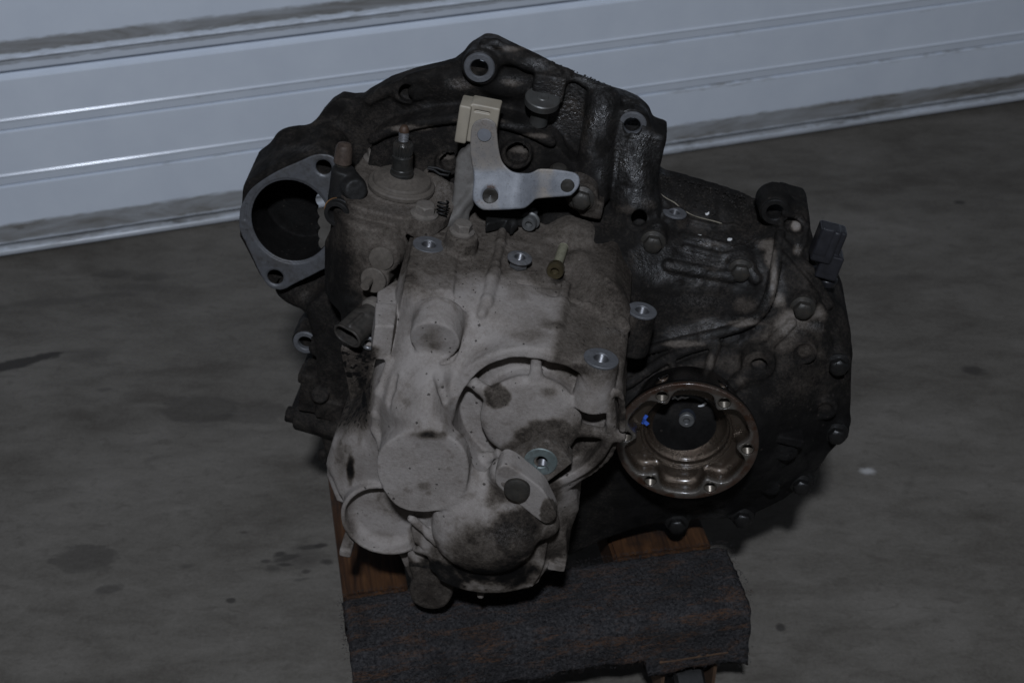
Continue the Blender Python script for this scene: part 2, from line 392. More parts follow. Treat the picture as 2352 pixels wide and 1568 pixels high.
def tube(P, r, seg=8):
    P = [Vector(p) for p in P]; V = []; Fc = []
    for i, p in enumerate(P):
        t = (P[min(i + 1, len(P) - 1)] - P[max(i - 1, 0)]).normalized(); x = t.orthogonal().normalized(); y = t.cross(x)
        rr = r[i] if isinstance(r, (list, tuple)) else r
        for k in range(seg): a = 2 * math.pi * k / seg; V.append(p + x * (rr * math.cos(a)) + y * (rr * math.sin(a)))
    for i in range(len(P) - 1):
        for k in range(seg): k2 = (k + 1) % seg; Fc.append((i * seg + k, i * seg + k2, (i + 1) * seg + k2, (i + 1) * seg + k))
    Fc.append(tuple(reversed(range(seg)))); Fc.append(tuple((len(P) - 1) * seg + k for k in range(seg)))
    return V, Fc

# ------------------------------------------------------------------ floor
def floor_material():
    m, nt, b = mat('stained_concrete'); co = objco(nt); L = nt.links.new
    st = nd(nt, 'ShaderNodeMapping'); st.inputs['Scale'].default_value = (1, 2.2, 1); st.inputs['Rotation'].default_value = (0, 0, math.radians(-12)); L(co, st.inputs[0]); cs = st.outputs[0]
    n0 = noise(nt, cs, 3.2, 5, .6, .4); n1 = noise(nt, cs, 16, 5, .65, .5); n2 = noise(nt, co, 260, 4, .7); n3 = noise(nt, cs, 48, 4, .6, .8)
    v = mth(nt, 'ADD', mth(nt, 'MULTIPLY', n0, .5), mth(nt, 'ADD', mth(nt, 'MULTIPLY', n1, .3), mth(nt, 'MULTIPLY', n2, .2)))
    col = ramp(nt, v, [(.38, (.066, .0575, .047)), (.5, (.116, .105, .0895)), (.62, (.160, .146, .127))])
    col = mixc(nt, mth(nt, 'MULTIPLY', rng(nt, n3, .54, .70), .5), col, (.075, .066, .055))
    for (px, py, rx, ry, rot, s, soft) in STAINS:
        c = wz(px, py, 0); mp = nd(nt, 'ShaderNodeMapping', vector_type='TEXTURE'); mp.inputs['Location'].default_value = (c.x, c.y, 0)
        mp.inputs['Rotation'].default_value = (0, 0, math.radians(rot)); mp.inputs['Scale'].default_value = (rx, ry, 1); L(co, mp.inputs[0])
        ln = nd(nt, 'ShaderNodeVectorMath', operation='LENGTH'); L(mp.outputs[0], ln.inputs[0])
        d = mth(nt, 'ADD', ln.outputs['Value'], mth(nt, 'MULTIPLY', mth(nt, 'SUBTRACT', n3, .5), .9))
        d = mth(nt, 'ADD', d, mth(nt, 'MULTIPLY', mth(nt, 'SUBTRACT', n1, .5), 1.1))
        f = mth(nt, 'MULTIPLY', rng(nt, d, 1, 1 - soft), abs(s)); col = mixc(nt, f, col, (.035, .031, .027) if s > 0 else (.42, .41, .40))
    L(col, b.inputs['Base Color']); L(mth(nt, 'ADD', .62, mth(nt, 'MULTIPLY', n1, .3)), b.inputs['Roughness'])
    bump(nt, mth(nt, 'ADD', mth(nt, 'MULTIPLY', n2, .6), mth(nt, 'MULTIPLY', n3, .6)), .35, .002, b); b.inputs['Specular IOR Level'].default_value = .3
    return m
STAINS = [(35, 835, .055, .011, 22, .95, .25), (455, 940, .050, .030, 3, .35, .2), (590, 945, .036, .024, 3, .25, .2), (192, 1284, .036, .020, 4, .42, .25),
          (250, 1352, .018, .008, 12, .5, .4), (265, 628, .030, .012, 8, .4, .5), (345, 637, .028, .012, 8, .4, .5), (150, 690, .15, .012, 10, .35, .7), (330, 660, .06, .012, 2, .42, .6),
          (205, 815, .04, .016, 12, .35, .8), (660, 1280, .016, .005, 20, .65, .4), (625, 1305, .010, .006, 0, .5, .5), (2235, 850, .016, .010, -15, .7, .5), (2205, 465, .010, .006, 0, .8, .5), (1993, 1080, .012, .008, 0, -.85, .6),
          (1793, 1440, .006, .006, 0, .8, .4), (530, 1378, .006, .004, 0, .8, .4), (690, 1280, .03, .02, 0, .35, .7), (1850, 640, .06, .012, 8, .25, .8), (2050, 640, .06, .012, 5, .25, .8), (240, 895, .012, .005, 10, .4, .5), (715, 1255, .015, .004, 10, .7, .4), (642, 1272, .008, .005, 20, .8, .5), (655, 1296, .010, .003, 0, .8, .5), (736, 1252, .009, .004, 10, .85, .4), (702, 1312, .006, .004, 0, .7, .5), (752, 1290, .008, .005, 0, .8, .6), (610, 1288, .006, .003, 0, .7, .5), (690, 1330, .012, .003, 12, .5, .6), (560, 1222, .007, .003, 0, .6, .5), (430, 1300, .010, .004, 5, .4, .6), (2090, 1110, .03, .006, 60, .2, .7)]
def floor():
    V = [(-6, -3, 0), (6, -3, 0), (6, 9, 0), (-6, 9, 0)]
    o = link_mesh('floor', V, [(0, 1, 2, 3)], floor_material(), smooth_=False, scale=1); o['kind'] = 'structure'; return o
floor()

# ------------------------------------------------------------------ sectional garage door behind
DOORYAW = math.radians(16.2)
dp = wz(1176, 411, 0)
DOOR = Matrix.Translation(dp) @ Matrix.Rotation(DOORYAW, 4, 'Z')       # local x along the door, -y towards the gearbox, z up
def door_z(px, py):
    inv = DOOR.inverted(); o = inv @ Vector(cam.location); d = inv.to_3x3() @ (camM.to_3x3() @ Vector(((px - 1176) / F, -(py - 784) / F, -1.)))
    return (o + d * (-o.y / d.y)).z
def door_material():
    m, nt, b = mat('white_door_paint'); co = objco(nt); L = nt.links.new
    mp = nd(nt, 'ShaderNodeMapping'); mp.inputs['Scale'].default_value = (1, 1, 7); L(co, mp.inputs[0])
    nl = noise(nt, mp.outputs[0], 6, 6, .7, .6); nf = noise(nt, mp.outputs[0], 40, 4, .65); nb = noise(nt, co, 14, 5, .6)
    col = mixc(nt, rng(nt, nb, .35, .65), (.685, .735, .805), (.73, .78, .845))
    zz = nd(nt, 'ShaderNodeSeparateXYZ'); L(co, zz.inputs[0]); Z = zz.outputs[2]
    zj = mth(nt, 'ADD', Z, mth(nt, 'MULTIPLY', mth(nt, 'SUBTRACT', nf, .5), .012))
    for z0, z1, s in DIRT:
        up = rng(nt, zj, z1 + .003, z1 - .001); lo = rng(nt, zj, z0 - .001, z0 + .001)
        f = mth(nt, 'MULTIPLY', mth(nt, 'MULTIPLY', up, lo), s); f = mth(nt, 'MULTIPLY', f, rng(nt, nl, .30, .60, .55, 1.)); col = mixc(nt, f, col, (.15, .135, .11))
        g = mth(nt, 'MULTIPLY', mth(nt, 'MULTIPLY', up, lo), rng(nt, nl, .60, .70)); col = mixc(nt, mth(nt, 'MULTIPLY', g, .75 if s > .3 else .35), col, (.045, .04, .03))
    for zk in ('r1', 'r2', 'g1', 'g2'):
        band = mth(nt, 'LESS_THAN', mth(nt, 'ABSOLUTE', mth(nt, 'SUBTRACT', zj, zs[zk])), .0035); st_ = noise(nt, mp.outputs[0], 3.1 + zs[zk] * 7, 5, .7, .4)
        col = mixc(nt, mth(nt, 'MULTIPLY', mth(nt, 'MULTIPLY', band, rng(nt, st_, .56, .66)), mth(nt, 'MULTIPLY', rng(nt, nf, .40, .6), .55)), col, (.22, .20, .16))
    # scuffs away from the ledges
    vo = nd(nt, 'ShaderNodeTexVoronoi'); vo.inputs['Scale'].default_value = 9; L(co, vo.inputs['Vector'])
    vs = nd(nt, 'ShaderNodeSeparateColor'); L(vo.outputs['Color'], vs.inputs[0])
    sp = mth(nt, 'LESS_THAN', mth(nt, 'ADD', vo.outputs['Distance'], mth(nt, 'MULTIPLY', mth(nt, 'SUBTRACT', nf, .5), .2)), mth(nt, 'MULTIPLY', mth(nt, 'POWER', vs.outputs[0], 9), .11))
    col = mixc(nt, mth(nt, 'MULTIPLY', sp, .5), col, (.12, .11, .10))
    L(col, b.inputs['Base Color']); b.inputs['Roughness'].default_value = .2; b.inputs['Specular IOR Level'].default_value = .5
    bump(nt, nb, .06, .002, b)
    return m
zs = {k: door_z(*p) for k, p in dict(up_dirt=(0, 99), dirt0=(0, 126), seam0=(0, 137), seam1=(0, 143), lip=(0, 166), groove=(0, 176), gend=(0, 186), r1=(0, 279), g1=(0, 305), r2=(0, 406), g2=(0, 431), dirt=(0, 520), line=(0, 562), line2=(0, 570)).items()}
DIRT = [(zs['dirt0'], zs['up_dirt'], .85), (zs['line'] + .003, zs['dirt'], .9), (zs['g1'], zs['r1'], .015), (zs['g2'], zs['r2'], .015), (zs['seam1'] - .004, zs['seam0'] - .001, .6), (.0, .010, .5), (zs['line2'] - .002, zs['line'] + .001, .7)]
def door():
    root = thing('garage_door', 'white ribbed sectional garage door with grey dirt along its ledges', 'garage door', DOOR)
    mt = door_material()
    def panel(name, prof, th=.03):
        P = [(y, z) for y, z in prof]; V = []; xs = (-3.2, 4.5); n = len(P)
        back = [(th, P[-1][1]), (th, P[0][1])]; ring = P + back
        for x in xs: V += [(x, y, z) for y, z in ring]
        k = len(ring); Fc = [tuple(range(k)), tuple(reversed(range(k, 2 * k)))]
        for i in range(k): j = (i + 1) % k; Fc.append((i, k + i, k + j, j))
        o = link_mesh(name, V, Fc, mt, root, scale=1); bm = bmesh.new(); bm.from_mesh(o.data); bmesh.ops.recalc_face_normals(bm, faces=bm.faces)
        es = [e for e in bm.edges if abs((e.verts[0].co - e.verts[1].co).x) > 1]
        bmesh.ops.bevel(bm, geom=es, offset=.0009, segments=2, profile=.5, affect='EDGES', clamp_overlap=True)
        bm.to_mesh(o.data); bm.free(); sharp(o, 13); return o
    a = zs
    low = [(0, a['line'])]
    for g_, r_ in ((a['g2'], a['r2']), (a['g1'], a['r1'])): low += [(0, g_ - .001), (.005, g_), (.005, g_ + .0012), (.0016, g_ + .0022), (.0002, r_ - .0016), (-.0016, r_ - .0006), (-.0016, r_ + .0008), (0, r_ + .0022)]
    low += [(0, a['gend']), (.011, a['groove']), (.011, a['groove'] + .004), (.001, a['lip']), (-.001, a['seam1'])]
    panel('lower_section', low)
    st = a['r1'] - a['r2']
    up = [(-.002, a['seam1'] + .002), (-.002, a['seam0']), (.000, a['seam0'] + .001)]
    z = a['seam0'] + (a['g2'] - a['line'])
    for k in range(3): up += [(0, z - .001), (.005, z), (.005, z + .0012), (.0022, z + .0022), (.0002, z + (a['r2'] - a['g2']) - .0016), (-.0016, z + (a['r2'] - a['g2']) - .0006), (-.0016, z + (a['r2'] - a['g2']) + .0008), (0, z + (a['r2'] - a['g2']) + .0022)]; z += st
    up += [(0, z + .05)]
    panel('upper_section', up)
    panel('bottom_rail', [(-.004, .004), (-.004, a['line2'] - .004), (.002, a['line2'])])
    panel('rubber_seal', [(.001, 0), (.001, .004)]).data.materials[0] = M['plastic']
door()

# ------------------------------------------------------------------ furniture dolly under the gearbox
DZ = .135; DYAW = math.radians(10.6)
def wood_material():
    m, nt, b = mat('stained_wood'); co = objco(nt); L = nt.links.new
    mp = nd(nt, 'ShaderNodeMapping'); mp.inputs['Scale'].default_value = (14, 1.2, 14); L(co, mp.inputs[0])
    n = noise(nt, mp.outputs[0], 9, 6, .65, 1.2); n2 = noise(nt, co, 18, 4, .6)
    col = ramp(nt, n, [(.3, (.014, .0062, .0028)), (.5, (.045, .019, .007)), (.7, (.085, .038, .014))])
    col = mixc(nt, mth(nt, 'MULTIPLY', rng(nt, n2, .50, .62), .75), col, (.010, .006, .004)); L(col, b.inputs['Base Color'])
    b.inputs['Roughness'].default_value = .5; bump(nt, n, .2, .002, b); return m
def carpet_material():
    m, nt, b = mat('charcoal_carpet'); co = objco(nt); L = nt.links.new
    mp = nd(nt, 'ShaderNodeMapping'); mp.inputs['Scale'].default_value = (1, 4, 4); L(co, mp.inputs[0])
    n = noise(nt, co, 330, 4, .75); n2 = noise(nt, co, 26, 5, .65, .4); n3 = noise(nt, mp.outputs[0], 22, 5, .7, .6); n4 = noise(nt, mp.outputs[0], 190, 3, .7)
    col = mixc(nt, rng(nt, n, .35, .68), (.012, .012, .0135), (.078, .074, .075))
    col = mixc(nt, mth(nt, 'MULTIPLY', rng(nt, n2, .45, .66), .55), col, (.011, .010, .010))
    f = mth(nt, 'MULTIPLY', rng(nt, n3, .50, .62), rng(nt, n4, .40, .58)); col = mixc(nt, mth(nt, 'MULTIPLY', f, .7), col, (.115, .058, .03))
    L(col, b.inputs['Base Color']); b.inputs['Roughness'].default_value = .95; b.inputs['Specular IOR Level'].default_value = .1
    b.inputs['Sheen Weight'].default_value = .02
    bump(nt, n, 1, .004, b); return m
def dolly():
    c = wz(1235, 1300, DZ); T = Matrix.Translation((c.x, c.y, 0)) @ Matrix.Rotation(DYAW, 4, 'Z'); inv = T.inverted()
    root = thing('furniture_dolly', 'low wooden furniture dolly with a charcoal carpeted crosspiece under the gearbox', 'dolly', T)
    def loc(px, py, z): return inv @ wz(px, py, z)
    xl = loc(785, 1368, DZ).x; xr = loc(1668, 1250, DZ).x; yb = 0; yf = loc(1720, 1400, DZ).y
    wm = wood_material(); cm = carpet_material()
    # crosspiece wrapped in carpet, with a notch cut out of its front drop between the casters
    h = .0; g = .0035; nx = int((xr - xl) / g); sec = []
    bz = DZ - .046
    prof = [(yb + .004, DZ - .05), (yb + .001, DZ - .02), (yb - .002, DZ - .006), (yb - .008, DZ)]
    k = 18
    prof += [(yb - .008 + (yf + .012 - yb + .008) * i / k, DZ + .0015 * math.sin(i / k * 3.14)) for i in range(1, k + 1)]
    prof += [(yf + .005, DZ - .003), (yf + .001, DZ - .010), (yf, DZ - .018)]
    xn = loc(1492, 1530, bz).x; V = []; Fc = []
    nrow = len(prof) + 10
    for i in range(nx + 1):
        x = xl + (xr - xl) * i / nx; z1 = DZ - .040 if x < xn else DZ - .062
        z1 += .002 * math.sin(x * 60) + .0012 * math.sin(x * 170 + 1)
        pr = prof + [(yf - .0005 * j, DZ - .018 + (z1 - DZ + .018) * (j / 10)) for j in range(1, 11)]
        e = min(i, nx - i) * g; rnd = max(0, .008 - e); dz = -rnd * rnd / .016
        for (y, z) in pr:
            jx = .0010 * random.uniform(-1, 1) if i in (0, nx) else 0
            V.append((x + jx, y + .0006 * random.uniform(-1, 1), z + dz + .0006 * random.uniform(-1, 1)))
    for i in range(nx):
        for j in range(nrow - 1): Fc.append((i * nrow + j, i * nrow + j + 1, (i + 1) * nrow + j + 1, (i + 1) * nrow + j))
    Fc = [tuple(reversed(f)) for f in Fc]
    cv = link_mesh('carpet_cover', V, Fc, cm, root, scale=1)
    sm = cv.modifiers.new('thick', 'SOLIDIFY'); sm.thickness = .006; sm.offset = 1
    # a nap of short fibres along the surface and its ragged edges
    fv = []; ff = []
    for _ in range(16000):
        q = Fc[random.randrange(len(Fc))]; p = Vector(V[q[0]]).lerp(Vector(V[q[2]]), random.random()) + Vector((random.uniform(-1, 1), 0, 0)) * g
        p.x = min(max(p.x, xl), xr); n_ = (Vector(V[q[1]]) - Vector(V[q[0]])).cross(Vector(V[q[3]]) - Vector(V[q[0]])).normalized()
        if n_.z < -.2: n_ = -n_
        base = p + n_ * .0055; d = (n_ * .5 + Vector((random.uniform(-1, 1), random.uniform(-1, 1), random.uniform(-1, 1)))).normalized() * random.uniform(.0015, .0035); s_ = d.orthogonal().normalized() * .00022
        b0 = len(fv); fv += [base - s_, base + s_, base + d]; ff.append((b0, b0 + 1, b0 + 2))
    nap = link_mesh('carpet_nap', fv, ff, cm, root, scale=1, smooth_=False); nap['kind'] = 'stuff'
    def beam(name, lo, hi, m, bev=.003):
        bm = bmesh.new(); bmesh.ops.create_cube(bm, size=1); lo = Vector(lo); hi = Vector(hi)
        for v in bm.verts: v.co = Vector((lo[i] + (hi[i] - lo[i]) * (v.co[i] + .5) for i in range(3)))
        bmesh.ops.bevel(bm, geom=bm.edges[:], offset=bev, segments=2, affect='EDGES')
        me = bpy.data.meshes.new(name); bm.to_mesh(me); bm.free(); me.materials.append(m); o = bpy.data.objects.new(name, me); COL.objects.link(o); o.parent = root; return o
    beam('crosspiece', (xl + .004, yf + .008, DZ - .044), (xr - .004, yb - .004, DZ - .003), wm)
    L0 = loc(786, 1355, DZ - .012).x; L1 = loc(935, 1338, DZ - .012).x
    beam('side_rail', (L0, yb + .006, DZ - .055), (L1, yb + .52, DZ - .012), wm)
    R0 = loc(1408, 1275, DZ - .012).x; R1 = loc(1632, 1247, DZ - .012).x
    beam('side_rail', (R0, yb + .006, DZ - .055), (R1, yb + .52, DZ - .012), wm)
    beam('rear_crosspiece', (xl + .004, yb + .445, DZ - .098), (xr - .004, yb + .52, DZ - .0565), wm)
    # casters
    def caster(x, y):
        top = DZ - .046
        ro = beam('caster_plate', (x - .032, y - .026, top - .004), (x + .032, y + .026, top - .0005), M['rust'], .001)
        fk = []
        for s in (-1, 1):
            f = beam('caster_fork', (x + s * .024 - .0015, y - .020, .022), (x + s * .024 + .0015, y + .018, top - .012), M['rust'], .001); f.parent = ro
        f = beam('caster_fork', (x - .0225, y - .020, top - .013), (x + .0225, y + .022, top - .0045), M['rust'], .001); f.parent = ro
        V_, F_ = lathe([(.0, -.014), (.026, -.014), (.03, -.011), (.03, .011), (.026, .014), (0, .014)], 28)
        w = sharp(link_mesh('wheel', V_, F_, M['plastic'], ro, scale=1)); w.matrix_local = Matrix.Translation((x, y - .008, .0302)) @ Matrix.Rotation(math.pi / 2, 4, 'Y')
    cx = loc(1600, 1530, DZ - .05).x
    for x, y in ((cx, yf + .022), (xl + .045, yf + .040), (cx, yb + .47), (xl + .045, yb + .47)): caster(x, y)
dolly()

# ------------------------------------------------------------------ the gearbox
GBX = thing('gearbox', 'oily black and dust-grey car gearbox lying on a carpeted dolly', 'gearbox', GB)
UP = np.array([0, 1, 0.]); FW = np.array([0, 0, 1.])
def P2(pts, a): return np.array([pa(*(p if len(p) == 2 else p[:2]), (a if len(p) == 2 else p[2])) for p in pts])
def PU(pts, u): return np.array([pu(p[0], p[1], u) for p in pts])
def circ(c, r, n=40): return np.array([(c[0] + r * math.cos(t), c[1] + r * math.sin(t), c[2]) for t in np.linspace(0, 2 * math.pi, n, endpoint=False)])
def spots(V, lst, sd=0, amp=.35, sc=9):           # soft marks with ragged edges, given by place and radii in mm
    px, py = proj(V); n = (fbm(V, sc, 4, sd) - .5) * 2 * amp; out = np.zeros(len(V))
    for (x, y, rx, ry, s, soft) in lst:
        d = np.sqrt(((px - x) / rx) ** 2 + ((py - y) / ry) ** 2) + n; out = np.maximum(out, s * sst(1, 1 - soft, d))
    return out

# --- black bell housing with the differential bulge
DS = Sheet([pa(*p) for p in [
    (1508, 387, -166), (1570, 402, -166), (1630, 421, -166), (1690, 441, -166), (1750, 466, -164), (1400, 380, -172), (1400, 440, -150), (1550, 470, -150), (1650, 505, -146), (1740, 500, -150), (1450, 450, -140),
    (1440, 520, -112), (1530, 540, -118), (1620, 570, -116), (1700, 575, -118), (1480, 590, -95), (1560, 625, -92), (1650, 650, -90), (1720, 660, -92),
    (1420, 640, -70), (1480, 730, -76), (1560, 725, -82), (1650, 700, -86), (1500, 795, -74), (1600, 775, -76), (1700, 745, -80), (1760, 690, -84), (1785, 600, -106), (1790, 540, -122),
    (1780, 470, -136), (1830, 500, -132), (1850, 570, -116), (1845, 650, -96), (1900, 720, -100), (1860, 760, -78), (1930, 800, -96), (1800, 790, -68), (1870, 860, -76), (1945, 900, -96), (1935, 990, -98),
    (1800, 860, -58), (1840, 950, -66), (1800, 1010, -60), (1880, 1050, -90), (1840, 1110, -96), (1780, 1100, -70), (1720, 1160, -80), (1640, 1180, -72), (1550, 1185, -66), (1450, 1200, -56), (1330, 1260, -44),
    (1440, 850, -52), (1520, 850, -56), (1600, 845, -58), (1680, 830, -64), (1740, 900, -50), (1760, 1000, -46), (1740, 1080, -52), (1660, 1140, -56), (1560, 1150, -46), (1460, 1120, -36), (1400, 1000, -30), (1330, 1150, -30), (1580, 1010, -34), (1350, 900, -40), (1300, 700, -60)]], 1.)
DOUT = np.array([pa(x, y, a) for x, y, a in [(1390, 380, -178), (1508, 383, -178), (1543, 391, -178), (1574, 399, -178), (1639, 419, -178), (1695, 437, -178), (1750, 460, -178), (1756, 466, -150), (1776, 458, -146), (1791, 456, -144), (1838, 474, -140), (1853, 479, -140), (1860, 497, -136), (1866, 573, -124), (1884, 638, -118), (1901, 663, -116), (1924, 704, -114), (1940, 714, -112), (1950, 741, -110), (1954, 760, -110), (1957, 813, -108), (1954, 880, -106), (1952, 968, -106), (1944, 998, -104), (1903, 1035, -102), (1866, 1093, -102), (1805, 1147, -96), (1738, 1181, -90), (1680, 1191, -84), (1592, 1195, -74), (1484, 1210, -64), (1383, 1240, -54), (1309, 1275, -44), (1200, 1290, -40), (1100, 1100, -60), (1150, 900, -60), (1200, 700, -60), (1250, 480, -120)]])
BOLTS_A = [(1500, 550), (1700, 615), (1843, 700), (1923, 830), (1920, 988), (1840, 1105), (1705, 1180), (1555, 1194)]
ST_A = -112.
STF = smooth(P2([(550, 493), (554, 473), (572, 440), (597, 418), (640, 392), (690, 370), (720, 357), (745, 355), (768, 364), (790, 400), (800, 500), (785, 590), (735, 622), (675, 652), (655, 663), (637, 665), (617, 657), (599, 631), (577, 584), (551, 528)], ST_A)[:, :2], 4)
SBC = pa(668, 509, ST_A); SH1 = pa(743, 385, ST_A); SH2 = pa(632, 637, ST_A)
def ellipse(c, rx, ry, n=64): return np.array([(c[0] + rx * math.cos(t), c[1] + ry * math.sin(t)) for t in np.linspace(0, 2 * math.pi, n, endpoint=False)])
def bell():
    g = Grid((-245, -240, -184), (312, 215, 0), 1.4)
    top = [(620, 420), (640, 343), (660, 318), (680, 308), (705, 302), (725, 277), (747, 245), (768, 221), (790, 208), (816, 212), (838, 211), (851, 201), (899, 173), (957, 153), (1020, 139), (1047, 131), (1067, 115), (1076, 107), (1094, 88), (1114, 76), (1126, 75), (1144, 79), (1240, 125), (1308, 161), (1404, 197), (1434, 205), (1467, 219), (1487, 239), (1494, 256), (1493, 269), (1506, 282), (1508, 299), (1508, 400), (1480, 700), (1300, 800), (800, 800), (700, 620), (620, 520)]
    P = P2(top, -177)[:, :2]; g.exA(P, -178, -161, 2.5)
    # inner wall behind the clutch tunnel and the sloped ridge along the top edge
    inn = P2([(700, 420), (735, 340), (790, 250), (860, 215), (960, 176), (1060, 150), (1110, 105), (1140, 108), (1230, 150), (1300, 182), (1390, 225), (1440, 250), (1470, 300), (1480, 400), (1400, 620), (800, 620)], -161)[:, :2]
    g.exA(inn, -170, -157, 2, 5)
    for q in ([(1113, 97), (1139, 99), (1202, 124), (1250, 146), (1303, 169), (1345, 190), (1410, 222)],):
        g.path([pa(*p, -157) for p in q], 3.4, 3)
    g.path([pa(*p, -155) for p in [(1135, 140), (1170, 132), (1210, 146), (1250, 165), (1296, 178)]], 4.5, 6)
    g.path([pa(*p, -156) for p in [(1000, 170), (940, 186), (880, 212), (850, 232)]], 3, 6)
    g.box(pa(1262, 196, -153), (13, 11, 8), None, 2, 3)                        # step under the sloped edge
    g.ball(pa(1150, 195, -156), (18, 10, 8), 8); g.ball(pa(1020, 195, -158), (18, 9, 6), 8); g.ball(pa(930, 215, -157), (10, 8, 8), 6)
    c = pa(935, 218, -150); g.cyl(c - FW * 12, c + FW * 4, 9, 6, 1, 3, 'd'); g.ball(pa(958, 212, -156), (8, 6, 5), 4)
    # dowel bosses
    for x, y, a, r in ((1101, 156, -146, 14.5), (1452, 288, -146, 14)):
        c = pa(x, y, a); g.cyl(c - FW * 24, c, r, None, 1.5, 6)
    # clutch tunnel with a lip
    arc = [(854, 322), (890, 303), (942, 289), (990, 279), (1043, 273), (1100, 273), (1144, 282), (1190, 293), (1240, 314), (1268, 327)]
    tun = np.vstack([P2(smooth(arc, 3, False), -126), P2([(1330, 400), (1330, 480), (1300, 580), (860, 600), (835, 420)], -126)])[:, :2]
    g.exA(tun, -178, -130, 2, 3); g.path([pa(*p, -128) for p in smooth(arc, 3, False)], 3.6, 2.5)
    c = pa(1187, 352, -128); g.cyl(c - FW * 10, c + FW * 7, 15, 12, 3, 3); c = pa(1187, 360, -118); g.cyl(c - FW * 12, c + FW * 4, 9.5, None, 1, 1, 'd')
    c = pa(1030, 372, -128); g.cyl(c - FW * 10, c + FW * 7, 13, 10, 3, 3); c = pa(1030, 380, -118); g.cyl(c - FW * 12, c + FW * 4, 8, None, 1, 1, 'd')
    # columns down the right side
    g.seg(pa(1385, 235, -152), pa(1358, 440, -128), 13, 15, 8); g.seg(pa(1372, 240, -152), pa(1345, 420, -132), 6, 8, 6)
    g.seg(pa(1452, 310, -152), pa(1456, 470, -134), 15, 18, 8); g.box(pa(1480, 400, -160), (10, 45, 18), None, 4, 8)
    g.seg(pa(1415, 300, -158), pa(1420, 450, -140), 7, 8, 6)
    # starter lobe
    CO = STF - STF.mean(0); g.exA(STF.mean(0) + CO * (1 + 5 / np.linalg.norm(CO, axis=1)[:, None]) + (-5.5, 3.2), -166, ST_A - .8, 2.5, 6, draft=.10)
    g.ball(pa(690, 330, -160), (22, 14, 14), 8)
    # lower back body
    low = P2([(625, 640), (660, 690), (700, 712), (705, 735), (692, 742), (676, 770), (676, 790), (700, 806), (716, 815), (712, 838), (694, 842), (690, 855), (690, 885), (700, 895), (694, 932), (668, 936), (668, 970), (690, 984), (738, 1002), (744, 1012), (738, 1045), (738, 1076), (760, 1092), (1000, 1200), (1310, 1262), (1300, 600), (800, 480), (690, 560)], -128)[:, :2]
    g.exA(low, -178, -128, 4, 4)
    g.exA(P2([(700, 712), (705, 735), (722, 800), (735, 1000), (760, 1100), (1000, 1200), (1300, 1250), (1300, 700), (800, 600), (760, 660)], -96)[:, :2], -150, -96, 4, 6)
    g.cyl(pa(684, 955, -112), pa(800, 985, -100), 12.5, 14, 1.2, 1); g.cyl(pa(657, 949, -112), pa(690, 956, -112), 7.4, 8, 1, .5); g.box(pa(730, 888, -112), (14, 20, 14), None, 1.5, 1.5)
    g.box(pa(704, 858, -114), (6, 5, 10), None, 1, 1); g.cyl(pa(735, 905, -112), pa(735, 905, -92), 9, 8, 1.2, 1.5); g.box(pa(760, 930, -104), (12, 10, 10), None, 1.5, 2)
    g.seg(pa(742, 1040, -110), pa(746, 1068, -108), 5, 5, 3)
    c = pa(702, 786, -118); g.cyl(c - FW * 30, c, 12.5, None, 1.5, 5); c = pa(735, 790, -118); g.cyl(c - FW * 20, c + FW * 8, 9, None, 1.5, 5)
    g.seg(pa(660, 660, -135), pa(770, 720, -110), 10, 12, 10)
    # differential bulge: sculpted sheet inside its outline
    P = DOUT[:, :2]; lo = P.min(0); hi = P.max(0)
    g.op(lambda X, Y, Z: ell(np.maximum(poly2(P, X[:, :, 0], Y[:, :, 0])[:, :, None], -178 - Z), DS.f(X, Y, Z), 4), (lo[0], lo[1], -178), (hi[0], hi[1], -8), 7)
    S = DS.hit
    # raised joint rail, ledges and ribs
    g.path([S(*p, 1.5) for p in smooth([(1792, 538), (1787, 580), (1777, 640), (1764, 690), (1746, 720), (1715, 744), (1660, 763), (1560, 786), (1478, 806)], 4, False)], 4.2, .8)
    g.path([S(*p, -2.2) for p in smooth([(1796, 560), (1785, 640), (1773, 692), (1753, 727), (1720, 752), (1660, 772), (1560, 796), (1480, 816)], 4, False)], 2.0, .5, 'd')
    g.path([S(*p, 0) for p in smooth([(1445, 895), (1500, 856), (1560, 824), (1630, 800), (1700, 772)], 4, False)], 2.6, 2., 'd')
    g.path([S(*p, 1) for p in smooth([(1440, 884), (1500, 843), (1560, 811), (1630, 788)], 4, False)], 3.5, 3)
    for q, r in (([(1646, 790), (1632, 828), (1620, 868)], 3.6), ([(1545, 835), (1550, 866)], 3), ([(1818, 742), (1778, 780)], 4), ([(1722, 848), (1676, 892)], 4.5), ([(1758, 800), (1800, 760)], 4),
                 ([(1567, 541), (1620, 551), (1680, 572), (1705, 568)], 3.2), ([(1575, 568), (1640, 585), (1700, 592)], 3), ([(1535, 610), (1600, 622), (1680, 636)], 5), ([(1800, 560), (1860, 620), (1905, 700)], 3.5), ([(1800, 590), (1850, 650), (1920, 760), (1938, 830)], 3),
                 ([(1700, 595), (1735, 640)], 5), ([(1505, 440), (1560, 500), (1640, 520), (1690, 518)], 2)):
        g.path([S(*p, .8) for p in q], r * 1.08, 1.5)
    for x, y in BOLTS_A:
        c = S(x, y); g.cyl(c - FW * 16, c + FW * 3, 12.5, 11, 1.5, 5)
    # cast bosses on the cover
    c = S(1742, 826); g.cyl(c - FW * 14, c + FW * 9, 15, 13.4, 1, 4); g.cyl(c + FW * 3, c + FW * 20, 6.6, None, .5, 0, 'd'); g.seg(c - UP * 10, S(1690, 880), 8, 5, 6)
    c = S(1846, 806); g.cyl(c - FW * 10, c + FW * 3.5, 11.5, 10.6, .8, 2); g.cyl(c + FW * 2, c + FW * 12, 8.6, None, .5, 0, 'd')
